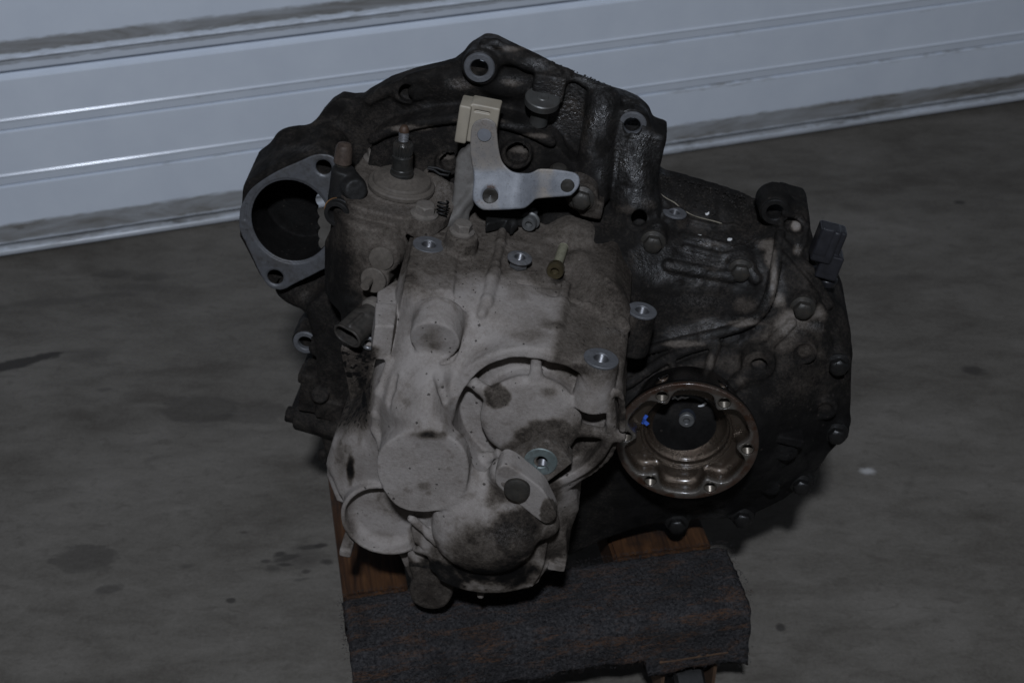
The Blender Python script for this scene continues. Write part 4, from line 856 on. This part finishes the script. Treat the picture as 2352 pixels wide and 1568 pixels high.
# --- machined boss faces with threaded holes
def boss_face(x, y, u, r, hole, m, m2):
    c = pu(x, y, u); o = part('threaded_boss', lathe_open([(hole, -1.2), (hole, -.6), (hole + .7, .25), (r - .5, .25), (r - .1, -.1), (r - .1, -1.4)], 40), m, GBX, frame(c, UP))
    t = part('thread', thread_mesh(hole + .05, 9, 1.1, -1, .5), m2, o, Matrix.Translation((0, 0, -.0095)), 80)
    return o
boss_face(985, 561, 47.7, 12.6, 5.6, M['machined'], M['thread']); boss_face(1381, 822, 36.9, 13, 5.6, M['machined'], M['thread'])
boss_face(1475, 712, 36.7, 11.8, 5.4, M['machined'], M['thread']); boss_face(1550, 487, 66.7, 10.2, 4.4, M['machined'], M['thread']); boss_face(1766, 534, 42.1, 7.6, 4, M['machined_dull'], M['thread'])

# --- bolts of the housing
bolt_c = None
for i, (x, y) in enumerate(BOLTS_A):
    c = DS.hit(x, y) + FW * 3.2; sp = random.uniform(0, 1); m_ = M['black_bolt'] if i in (3, 4, 5, 6, 7) else M['dirty_steel']
    if i == 0: bolt_c = part('flange_bolt', hex_bolt(13.5, 9, 10.3, 2.4), M['dirty_steel'], GBX, frame(c, FW, sp))
    else: place_copy(bolt_c, frame(c, FW, sp), GBX, m_ if m_ is M['black_bolt'] else None)
c = pa(1336, 455, -104); place_copy(bolt_c, frame(c, FW + .12 * UP, .4), GBX)
g = Grid((c[0] - 22, c[1] - 26, c[2] - 50), (c[0] + 24, c[1] + 22, c[2] + 4), 1.3); g.cyl(c - FW * 40 - FW * .5, c - FW * .6, 14, 13, 1.5); g.box(c + (10, -10, -24), (9, 8, 22), None, 2, 5); g.rough(.3, 4)
sdf_part('bolt_boss', g, M['cast'], GBX, lambda V: dict(dust=.38 + .3 * (fbm(V, 8) - .5), oil=np.full(len(V), .1), bare=.4 * sst(.5, .7, fbm(V, 6, 3, 3))))

# --- selector housing, cover, shaft
SEL_U = 58
def selector():
    g = Grid((-185, -75, -150), (-50, 84, -18), 1.15)
    plate = smooth(np.array([pu(x, y, SEL_U) for x, y in [(800, 392), (838, 362), (868, 350), (905, 368), (985, 388), (1030, 405), (1046, 430), (1040, 482), (1010, 508), (965, 503), (900, 496), (840, 482), (800, 466), (782, 440), (784, 415)]]), 3)
    g.exU(plate, 47, SEL_U, 2)
    body = smooth(np.array([pu(x, y, 10) for x, y in [(756, 560), (764, 520), (800, 480), (900, 470), (960, 480), (948, 540), (925, 600), (890, 625), (850, 628), (800, 617), (768, 592)]]), 3)
    g.exU(body, -34, 50, 4, 1.2)
    g.exU(smooth(np.array([pu(x, y, -20) for x, y in [(790, 680), (830, 660), (890, 660), (885, 720), (850, 735), (800, 712)]]), 3), -52, -18, 4, 6)
    for x, y, r in ((863, 372, 12), (972, 497, 12)): c = pu(x, y, SEL_U); g.cyl(c - UP * 14, c + UP * 1.5, r + 1, r, 1.5, 3)
    c = pu(920, 432, SEL_U); g.cyl(c - UP * 10, c + UP * 1.2, 30, 29, 1.5, 2)
    c = pa(876, 592, -38); g.cyl(c - FW * 20, c, 20, 14, 2.5, 5); c = pa(862, 642, -36); g.cyl(c - FW * 20, c - (1, .5, 0), 13.5, 11.5, 2, 4)
    g.path([pa(*p, -62) for p in [(905, 530), (906, 570), (890, 600)]], 4, 5); g.path([pa(*p, -70) for p in [(800, 520), (830, 545), (870, 565)]], 3, 5); g.seg(pa(770, 560, -90), pa(775, 620, -80), 8, 9, 6)
    g.ball(pa(830, 690, -62), 11, 6)
    # curved arm wall beside the cover
    g.path([pa(*p, a) for *p, a in [(985, 400, -128), (1020, 430, -112), (1040, 465, -98)]], 5, 4); g.path([pa(*p, a) for *p, a in [(1000, 440, -115), (1030, 480, -92)]], 8, 4)
    g.rough(.5, 12, 31); g.rough(.2, 3.4, 32)
    def paint(V):
        px, py = proj(V); n = fbm(V, 24, 4, 33); n2 = fbm(V, 5, 3, 34); d = .50 + .2 * (n - .5) - .20 * sst(840, 770, px) + .12 * (n2 - .5) - .12 * sst(540, 600, py) * sst(900, 820, px)
        d = d - .2 * sst(640, 700, py) * sst(860, 800, px)
        return dict(dust=np.clip(d, .08, 1), oil=np.full(len(V), .06), bare=spots(V, [(1020, 440, 40, 50, .35, .8), (900, 480, 90, 20, .2, .9), (975, 480, 20, 14, .4, .8)], 35, .5, 4))
    sdf_part('selector_housing', g, M['cast'], GBX, paint)
    c = pu(921, 432, SEL_U + 1)
    part('selector_cover', lathe([(25.8, 0), (27.2, 1.2), (27.4, 4.0), (26.4, 5.4), (24.2, 5.9), (23.8, 6.3), (23.6, 8.2), (22.8, 9.2), (15, 10.8), (11.5, 12.6), (10.2, 13.0), (10.0, 12)], 72), M['dust_part'], GBX, frame(c, UP))
    ax = UP + (-.07, 0, 0)
    sh = part('selector_shaft', lathe([(9.6, 11), (9.6, 14.6), (8.9, 15.2), (8.8, 18), (8.3, 18.6), (8.3, 29), (7.0, 30.4), (6.4, 30.8), (6.4, 40), (5.8, 41), (4.0, 41.4), (3.8, 42)], 48), M['dark_steel'], GBX, frame(c, ax))
    V = []; n = 22; prof = [(7.1, 31), (7.1, 39.4), (6.3, 40.6)]
    sv = []; sf = []
    for k in range(n * 4):
        t = 2 * math.pi * k / (n * 4); rr = 8.0 if k % 4 in (0, 1) else 6.7
        for (_, z), q in zip(prof, (1, 1, .88)): sv.append((rr * q * math.cos(t), rr * q * math.sin(t), z))
    for k in range(n * 4):
        k2 = (k + 1) % (n * 4)
        for j in range(2): sf.append((k * 3 + j, k2 * 3 + j, k2 * 3 + j + 1, k * 3 + j + 1))
    sf.append(tuple(3 * k + 2 for k in range(n * 4)))
    part('spline', (sv, sf), M['dark_steel'], sh, Matrix.Identity(4), 20)
    part('thread', thread_mesh(4.1, 9, 1.35, -1, .7), M['steel'], sh, Matrix.Translation((0, 0, .0412)), 80)
    part('tip', lathe([(4.1, 50), (4.1, 51.6), (2.9, 54.6), (1.8, 55.4), (0, 55.6)], 24), M['dark_rust'], sh, Matrix.Identity(4))
    # dusty bolts holding it down
    b0 = None
    for x, y, u, s_, sc_ in ((863, 366, SEL_U + 1.5, .3, 1), (974, 493, SEL_U + 1.5, .1, 1.05), (1061, 533, 60.2, .8, .95)):
        mw = frame(pu(x, y, u), UP, s_) @ Matrix.Scale(sc_, 4)
        if b0 is None: b0 = part('cover_bolt', hex_bolt(14, 9, 10.5, 2, .3), M['dusty_bolt'], GBX, mw)
        else: place_copy(b0, mw, GBX)
    c = pa(876, 594, -37.5); part('blanking_plug', lathe([(10.2, -4), (10.2, .5), (9.6, 1.4), (4, 2.4), (0, 2.6)], 40), M['dust_part'], GBX, frame(c, FW))
    c = pa(858, 643, -35.5); p = part('detent_plug', lathe([(10.6, -3), (10.6, 1), (9.8, 1.8), (5, 2.2), (0, 2.3)], 36), M['dust_part'], GBX, frame(c, FW + (-.2, .1, 0)))
    part('detent_pin', tube([pa(850, 640, -36) / 1000, pa(838, 658, -24) / 1000], .0036, 14), M['dust_part'], GBX).data.transform(Matrix.Scale(1000, 4))
selector()

# --- breather, hose elbow, black ring port
c = pu(787, 372, 74)
part('breather_stub', lathe([(6.2, -18), (6.2, 0), (5.4, .4), (0, .5)], 30), M['dirty_steel'], GBX, frame(c, UP))
part('breather_cap', lathe([(6.6, 0), (7.5, .2), (7.3, 3), (6.7, 13), (5.6, 15.5), (3, 16.6), (0, 16.8)], 36), M['copper'], GBX, frame(c, UP))
g = Grid((-195, 10, -150), (-105, 100, -55), 1.)
g.cyl(pu(790, 386, 72) - UP * 38, pu(790, 386, 72), 10.5, 9.6, 2); g.seg(pa(800, 415, -100), pa(812, 432, -84), 10, 10.5, 3); g.cyl(pa(806, 430, -88), pa(818, 438, -72), 11, 9.5, 2.5, 2); g.seg(pa(795, 450, -84), pa(783, 472, -76), 8, 8, 4); g.rough(.4, 4, 3)
sdf_part('hose_elbow', g, M['plastic'], GBX)
c = pa(774, 492, -62)
part('ring_port', lathe_open([(7.0, -16), (7.0, 1), (7.4, 1.6), (10.2, 1.4), (10.8, .6), (10.8, -3.6), (11.6, -4), (11.6, -7), (10.4, -7.6), (10.4, -16)], 44), M['plastic'], GBX, frame(c, FW + (-.18, .05, 0)))
part('rust_ring', lathe_open([(10.6, -.8), (10.6, .8), (11.4, .8), (11.4, -.8)], 40), simple('orange_rust', (.16, .08, .03), (.26, .14, .06), .5, .3, 300), GBX, frame(pa(776, 485, -68), FW + (-.18, .05, 0)))

# --- reversing lamp switch with oval plug socket
def plug_switch():
    p0 = pa(845, 728, -30); p1 = pa(797, 772, -6); e = p1 - p0; Ln = np.linalg.norm(e); e /= Ln; x = np.array((1, .05, 0)); x -= e * (x @ e); x /= np.linalg.norm(x); y = np.cross(e, x)
    def stad(hx, r, t0, t1):
        def f(X, Y, Z):
            a = X - p0[0]; b = Y - p0[1]; c_ = Z - p0[2]; t = a * e[0] + b * e[1] + c_ * e[2]; u = a * x[0] + b * x[1] + c_ * x[2]; v = a * y[0] + b * y[1] + c_ * y[2]
            return ell(np.sqrt(np.maximum(np.abs(u) - hx, 0) ** 2 + v * v) - r, np.maximum(t - t1, t0 - t), .6)
        return f
    lo = np.minimum(p0, p1) - 24; hi = np.maximum(p0, p1) + 24; g = Grid(lo, hi, .8)
    g.op(stad(4.2, 8.3, 2, Ln), lo, hi, 0); g.op(stad(4.2, 8.9, Ln - 1.5, Ln + .6), lo, hi, 0); g.cyl(p0 - e * 14, p0 + e * 6, 10, 9.5, 1, 2); g.op(stad(4.0, 7.0, Ln - 13, Ln + 5), lo, hi, 0, 'd')
    g.seg(p0 + e * 8 + y * 8.2, p0 + e * (Ln - 4) + y * 8.2, 2, 2, 1)
    o = sdf_part('switch_body', g, M['dusty_plastic'], None); return o, p0, e
o, p0, e = plug_switch(); o.name = 'reversing_switch'; o.parent = GBX
part('switch_collar', lathe([(11.5, 0), (12, 1), (12, 6), (10.5, 8), (8, 9)], 32), M['dusty_bolt'], GBX, frame(p0 - e * 13, e))
part('bright_ring', lathe_open([(3.4, 0), (3.4, 1.4), (4, 1.9), (5.6, 1.9), (6.2, 1.2), (6.2, 0)], 32), M['steel'], GBX, frame(pa(847, 787, -17.5), FW))

# --- shift relay lever with its slider block, pins and pivot arm
LEV = [(1081, 313), (1083, 295), (1090, 281), (1101, 275), (1116, 272), (1131, 277), (1140, 288), (1143, 320), (1146, 344), (1153, 370), (1168, 388), (1184, 396), (1214, 398), (1228, 393), (1240, 388), (1273, 389), (1314, 395), (1328, 403), (1332, 416), (1328, 431), (1315, 446), (1302, 451), (1237, 456), (1223, 464), (1210, 475), (1193, 480), (1122, 483), (1103, 479), (1090, 466), (1085, 450), (1088, 407), (1084, 374), (1080, 346)]
LS = Sheet([pa(*p) for p in [(1090, 478, -73), (1200, 478, -74), (1090, 440, -79), (1200, 440, -80), (1092, 402, -85), (1200, 400, -86), (1090, 392, -86.5), (1150, 385, -88), (1085, 350, -87.5), (1140, 350, -88), (1085, 300, -87.5), (1140, 300, -87.5), (1110, 272, -87),
     (1240, 392, -93), (1330, 400, -93), (1240, 455, -87), (1330, 445, -87), (1280, 420, -90)]], .4)
def lever_material():
    m, nt, b = mat('dusty_lever_steel'); co = objco(nt); L = nt.links.new
    n = noise(nt, co, 160, 5, .65); n2 = noise(nt, co, 700, 3, .6)
    col = mixc(nt, rng(nt, n, .35, .65), (.135, .142, .155), (.185, .192, .207)); col = mixc(nt, mth(nt, 'MULTIPLY', attr(nt, 'dust'), rng(nt, n, .3, .6, .6, 1)), col, (.235, .205, .172))
    col = mixc(nt, mth(nt, 'MULTIPLY', attr(nt, 'rust'), rng(nt, n2, .4, .6)), col, (.09, .045, .022)); col = mixc(nt, mth(nt, 'MULTIPLY', rng(nt, n2, .60, .68), .5), col, (.05, .045, .04)); L(col, b.inputs['Base Color'])
    b.inputs['Roughness'].default_value = .55; b.inputs['Metallic'].default_value = .12; bump(nt, n2, .15, .0006, b); return m
def lever():
    root = thing_part('shift_lever', pa(1150, 430, -82)); off = pa(1150, 430, -82)
    P = np.array([LS.hit(x, y) for x, y in smooth(LEV, 3)]); lo = P.min(0) - 8; hi = P.max(0) + 8; g = Grid(lo, hi, .75)
    cx = P @ RUA
    def f(X, Y, Z):
        x = X * R[0] + Y * U[0] + Z * A[0]; y = X * R[1] + Y * U[1] + Z * A[1]
        return ell(poly2(cx[:, :2], x, y), np.abs(LS.f(X, Y, Z)) - 1.5, .9)
    g.op(f, lo, hi, 0)
    c = LS.hit(1127, 449); g.cyl(c - FW * 8, c + FW * 2.2, 7.6, 6.6, 1.2, 1.5)
    V, Q = g.mesh(); px, py = proj(V); du = sst(400, 380, py + 14 * (fbm(V, 8) - .5)) * .8 + .5 * sst(1225, 1250, px) * sst(1300, 1260, px) * sst(.4, .6, fbm(V, 12, 3, 4)) + .45 * sst(.52, .7, fbm(V, 18, 4, 2)); o = link_mesh('lever_plate', V - off, Q, lever_material(), root, attrs=dict(dust=np.clip(du, 0, 1), rust=spots(V, [(1128, 430, 18, 10, .9, .9), (1120, 300, 40, 40, .25, .9), (1100, 465, 14, 8, .5, .9)], 3, .5, 3)))
    part('pivot_pin', lathe([(6.4, -6), (6.3, 3.6), (5.6, 4.2), (1.2, 3.2), (0, 2.4)], 36), M['dirty_steel'], root, frame(LS.hit(1127, 448) - off, FW + .2 * UP))
    part('rivet', lathe([(5.6, -1), (5.6, 1.6), (5.2, 2.2), (0, 2.4)], 32), M['lever'], root, frame(LS.hit(1113, 308) - off, FW + .9 * UP * 0 + .1 * UP))
    part('end_pin', lathe([(5.6, -8), (5.6, 1.9), (4.6, 2.8), (0, 3.2)], 32), M['dirty_steel'], root, frame(LS.hit(1304, 426) - off, FW + .15 * UP))
    c = pu(1284, 392, 92); part('ball_stud', lathe([(4, -10), (4, -3), (7, -1.5), (7.6, 1), (5.5, 3.6), (0, 4.6)], 32), M['dirty_steel'], root, frame(c - off, UP + .3 * FW))
    # slider block
    c = pa(1104, 284, -106); g = Grid(c - 34, c + 34, .8)
    g.box(c + (2, 1, -4), (11.5, 16.5, 9), None, 1.2); g.box(c + (-13.5, 0, -2), (4.4, 16, 11), None, 1.2, .8); g.box(c + (-9.6, 0, 6), (.9, 15.5, 3), None, .5, .5); g.box(c + (0, 12.2, 5), (6, .8, 2), None, .2, 0, 'd'); g.box(c + (2, 2, 6), (6, 14, 1.2), None, .5, .5, 'd')
    V, Q = g.mesh(); link_mesh('slider_block', V - off, Q, M['white_plastic'], root)
lever()
c0 = pa(1060, 430, -98); g = Grid(c0 - 60, c0 + 60, 1.)
P = smooth(np.array([pa(x, y, -96) for x, y in [(1046, 372), (1062, 352), (1090, 342), (1100, 400), (1092, 460), (1075, 490), (1060, 512), (1025, 524), (1005, 520), (1030, 480), (1042, 440)]]), 3)
g.exA(P[:, :2], -112, -96, 3.5, tu=-.25, c=(0, 90)); g.path([pa(1088, 440, -92), pa(1050, 490, -86), pa(1020, 515, -78)], 3.5, 4); g.seg(pa(1112, 447, -100), pa(1112, 455, -140), 9, 9, 5); g.seg(pa(1060, 505, -90), pa(1010, 520, -80), 6, 6, 5); g.rough(.35, 5, 3)
sdf_part('pivot_arm', g, simple('dusty_grey_casting', (.085, .078, .07), (.155, .145, .133), .7, .05, 260, .5, stain=((.05, .042, .035), .6), grime=.2), GBX)
# spring and rubber clip
hl = [pa(1016 + 1.0 * 0, 480, -70) + np.array((4 * math.cos(t * 2), 4 * math.sin(t * 2) * .8 + t * 1.0 - 6, 4 * math.sin(t * 2))) for t in np.linspace(0, 13, 90)]
part('coil_spring', tube(hl, .9, 6), M['plastic'], GBX, None, 80)
g = Grid(pa(1160, 510, -85) - 40, pa(1160, 510, -85) + 40, .9)
g.exU(np.array([pu(x, y, 52) for x, y in [(1116, 500), (1150, 488), (1190, 492), (1205, 510), (1186, 508), (1180, 528), (1172, 530), (1168, 515), (1150, 516), (1116, 524)]]), 47, 56, 1.5); g.seg(pu(1172, 522, 50), pu(1178, 515, 54), 4.5, 4.5, 2); g.rough(.3, 4)
sdf_part('rubber_clip', g, M['plastic'], GBX)
part('wire_clip', tube([pa(*p, -118) for p in [(982, 387), (996, 390), (1010, 400), (1030, 403), (1034, 396), (1018, 392), (1004, 386), (984, 384)]], 1.2, 8), M['plastic'], GBX, None, 80)

# --- speed sensor on the right edge
def sensor():
    g = Grid(pa(1900, 585, -112) - (36, 50, 30), pa(1900, 585, -112) + (40, 50, 30), .9); th = math.radians(-4); Mx = np.array([[math.cos(.06), -math.sin(.06), 0], [math.sin(.06), math.cos(.06), 0], [0, 0, 1]])
    g.box(pa(1895, 556, -106), (8.5, 15, 9), Mx, 2); g.box(pa(1909, 556, -110), (8.5, 14, 8), Mx, 2, .5); g.box(pa(1903, 604, -108), (9, 11, 9), Mx, 1.5, .5); g.cyl(pa(1902, 636, -112), pa(1896, 655, -112), 9, 7, 2, 2); g.box(pa(1880, 610, -114), (9, 8, 5), Mx, 1.5, 1)
    g.box(pa(1895, 556, -96.5), (5.6, 12.5, 1.2), Mx, .4, 0, 'd'); g.box(pa(1893, 556, -97.6), (4.8, 12, 1), Mx, .4)
    g.cyl(pa(1884, 604, -105), pa(1884, 604, -125), 3.6, None, .3, 0, 'd')
    return sdf_part('speed_sensor', g, simple('worn_black_plastic', (.010, .010, .0115), (.022, .022, .026), .34, 0, 200, .2), GBX)
sensor()

# --- bracket plates bolted to the end cover
c = pa(1242, 1062, 78); g = Grid(c - 34, c + 34, .85)
g.exA(smooth(P2([(1256, 1012), (1300, 1046), (1313, 1067), (1290, 1086), (1247, 1117), (1205, 1090), (1169, 1059), (1205, 1040)], 80)[:, :2], 1), 62, 79, 1.6); hc = pa(1248, 1062, 80); g.cyl(hc + FW * 6, hc - FW * 30, 5.4, None, .3, 0, 'd'); g.rough(.25, 4)
sdf_part('mounting_lug', g, M['cast'], GBX, lambda V: dict(dust=.50 + .3 * (fbm(V, 8) - .5), oil=np.zeros(len(V)), bare=.4 * sst(.5, .7, fbm(V, 5, 3, 2))))
part('lug_insert', lathe_open([(5, -9), (5, 0), (5.8, .7), (11.8, .7), (12.6, 0), (12.8, -3)], 40), simple('green_grey_zinc', (.10, .125, .12), (.20, .235, .23), .55, .4, 250, .3, grime=.4), GBX, frame(pa(1242, 1060, 79), FW))
part('lug_thread', thread_mesh(5.0, 9, 1.2, -1, .55), M['thread'], GBX, frame(pa(1248, 1062, 71), FW), 80)
PL = smooth([(1136, 1096), (1140, 1078), (1153, 1064), (1172, 1066), (1200, 1085), (1240, 1118), (1256, 1142), (1276, 1186), (1272, 1203), (1255, 1213), (1240, 1207), (1200, 1172), (1165, 1140), (1143, 1118)], 3)
g = Grid(pa(1205, 1140, 92) - (36, 40, 22), pa(1205, 1140, 92) + (36, 40, 22), .85)
PP = P2(PL, 96)[:, :2]; g.exA(PP, 78, 95, 1.2, tu=.15, c=(PP[:, 0].mean(), PP[:, 1].mean())); g.rough(.2, 5)
def pbr(V):
    px, py = proj(V); n = fbm(V, 7, 3, 8); d = .98 - spots(V, [(1262, 1180, 26, 40, .52, .2), (1240, 1205, 20, 12, .5, .3), (1168, 1082, 40, 22, .2, .6)], 3, .3, 6) + .2 * (n - .5); return dict(dust=d, oil=np.zeros(len(V)), bare=np.zeros(len(V)))
sdf_part('cover_strap', g, M['cast'], GBX, pbr)
part('strap_bolt', lathe([(9.6, -3), (9.8, 3), (9.2, 4.6), (7, 5.4), (2.5, 5.0), (0, 4.8)], 40), M['dirty_steel'], GBX, frame(pa(1188, 1119, 96), FW + .1 * UP))

# ------------------------------------------------------------------ loose things lying on the gearbox
def Wm(p, axis, spin=0., ref=None): return GB @ frame(p, axis, spin, ref)
nut = thing('flange_nut', 'loose zinc flange nut lying flange side up on the gear case', 'nut', Wm(CS.hit(1190, 612, 1) + UP * .5, UP + .06 * FW))
nv, nf = hex_bolt(13, 6.5, 0.1, .1); hexp = []
V, Fc = [], []
def hexring(af, z): return [((af / 2 / math.cos(((t + math.pi / 6) % (math.pi / 3)) - math.pi / 6)) * math.cos(t), (af / 2 / math.cos(((t + math.pi / 6) % (math.pi / 3)) - math.pi / 6)) * math.sin(t), z) for t in [2 * math.pi * k / 36 for k in range(36)]]
for q in (hexring(12, 0), hexring(13, .8), hexring(13, 6), [(8 * math.cos(2 * math.pi * k / 36), 8 * math.sin(2 * math.pi * k / 36), 6.6) for k in range(36)]): V += q
for j in range(3): Fc += [(j * 36 + k, j * 36 + (k + 1) % 36, (j + 1) * 36 + (k + 1) % 36, (j + 1) * 36 + k) for k in range(36)]
part('hex_body', (V, Fc), M['steel'], nut, Matrix.Identity(4))
part('flange', lathe_open([(4.6, 5.5), (4.4, 8.2), (5.2, 8.9), (8.4, 8.6), (9.6, 8.0), (9.8, 7.2), (8.4, 6.4)], 40), M['steel'], nut, Matrix.Identity(4))
part('thread', thread_mesh(4.5, 8, 1.1, -1, .5), M['thread'], nut, Matrix.Translation((0, 0, .0005)), 80)
h0 = CS.hit(1271, 640); t0 = CS.hit(1292, 578)
ax = h0 - t0; ax = ax / np.linalg.norm(ax); hb = h0 + UP * 6.2; tb = t0 + UP * 4; ax = (hb - tb) / np.linalg.norm(hb - tb)
b1 = thing('socket_bolt', 'loose yellowish socket head bolt lying full length on the gear case', 'bolt', Wm(hb, ax), 'loose bolts on the gear case')
Lb = np.linalg.norm(hb - tb)
part('head', lathe([(6.4, -8), (6.8, -7.4), (6.8, -1), (6.2, 0), (3.6, 0), (3.3, -.6), (3.1, -4), (0, -4.4)], 36), M['oily_steel'], b1, Matrix.Identity(4))
part('shank', thread_mesh(4.0, Lb - 8, 1.1, -1, .45), M['yellow_steel'], b1, Matrix.Translation((0, 0, -Lb / 1000)), 80)
part('shank_tip', lathe([(0, 0), (2.8, .1), (3.6, 1.2), (3.6, 2)], 24), M['yellow_steel'], b1, Matrix.Translation((0, 0, -Lb / 1000 - .001)))
h0 = pu(1214, 517, 53); t0 = pu(1227, 482, 53); ax = (h0 - t0) / np.linalg.norm(h0 - t0)
b2 = thing('socket_bolt', 'short loose oily flange bolt lying half under the bent shift lever', 'bolt', Wm(h0, ax), 'loose bolts on the gear case')
part('head', lathe([(7.6, -9), (8, -8.4), (8, -7.2), (7.2, -6.4), (6.2, -6.2), (5.9, -.8), (5.3, 0), (3.2, 0), (2.9, -.6), (2.6, -3), (0, -3.4)], 36), M['grey_bolt'], b2, Matrix.Identity(4))
part('shank', thread_mesh(3.7, 16, 1.1, -1, .3), M['steel'], b2, Matrix.Translation((0, 0, -.024)), 80)
def loose(name, label, cat, VF, m, group=None):
    o = sharp(link_mesh(name, [GB @ (Vector(v) / 1000) for v in VF[0]], VF[1], m, scale=1)); return tag(o, label, cat, group)
loose('straw', 'pale curved straw lying across the black oily housing', 'straw', tube([DS.hit(x, y, 1.5) for x, y in smooth([(1509, 439), (1530, 455), (1550, 466), (1566, 480), (1595, 496), (1640, 508), (1668, 516), (1688, 515)], 3, False)], [.3 + .25 * random.random() for _ in range(22)], 6), M['straw'])
for (x, y, s_, lab, S) in ((1676, 549, 3.2, 'larger white paint chip lying on the black housing near the lug', DS), (1606, 541, 2.6, 'small thin white chip beside the dark casting ledge', DS), (1624, 490, 2.4, 'tiny pale chip on the black grimy slope near the straw', DS)):
    c = S.hit(x, y, 2.); P = [c + R * 0 + np.array((s_ * math.cos(t) * random.uniform(.4, 1.1), s_ * math.sin(t) * random.uniform(.4, .9), random.uniform(-.5, 1.2))) for t in np.linspace(0, 6.28, 6, endpoint=False)]
    V = P + [p + FW * 1 + UP * .5 for p in P]; Fc = [tuple(range(6)), tuple(range(6, 12))] + [(i, (i + 1) % 6, 6 + (i + 1) % 6, 6 + i) for i in range(6)]
    loose('paint_chip', lab, 'chip', (V, Fc), M['chip'], 'white chips on the housing')
# oily grit caked on the upper ledges
V = []; Fc = []
ico = [(0, 0, 1), (.9, 0, .3), (.28, .85, .3), (-.72, .53, .3), (-.72, -.53, .3), (.28, -.85, .3), (.1, .1, -.9)]; icf = [(0, i, i % 5 + 1) for i in range(1, 6)] + [(6, i % 5 + 1, i) for i in range(1, 6)]
def chunk(c, s_):
    b = len(V); q = Matrix.Rotation(random.uniform(0, 6), 3, Vector((random.random(), random.random(), random.random() + .1)))
    for v in ico: w = q @ Vector(v) * s_ * random.uniform(.6, 1.25); V.append(GB @ ((Vector(c) + w) / 1000))
    for f in icf: Fc.append(tuple(b + i for i in f))
for _ in range(420):
    t = random.random(); x = 1510 + t * 240; y0 = 388 + t * 72; y = y0 + abs(random.gauss(0, 1)) * 38 + 4
    chunk(DS.hit(x, y, .3), random.choice((.5, .7, .9, 1.2, 1.7)))
for p, q, n in (((1126, 77), (1440, 207), 70), ((1440, 207), (1500, 262), 50), ((850, 203), (1045, 133), 40), ((705, 300), (768, 222), 50), ((640, 343), (700, 305), 20)):
    for _ in range(n):
        t = random.random(); chunk(pa(p[0] + (q[0] - p[0]) * t, p[1] + (q[1] - p[1]) * t + 7, -random.uniform(174, 177)), random.choice((.6, .8, 1.1)))
for _ in range(160): chunk(CS.hit(random.gauss(1090, 70), random.gauss(620, 60), .2), random.choice((.3, .4, .5, .7)))
gr = link_mesh('oily_grit', V, Fc, simple('black_oily_grit', (.008, .008, .008), (.03, .026, .022), .6, 0, 600, .4, spec=.12), smooth_=False, scale=1); gr['kind'] = 'stuff'
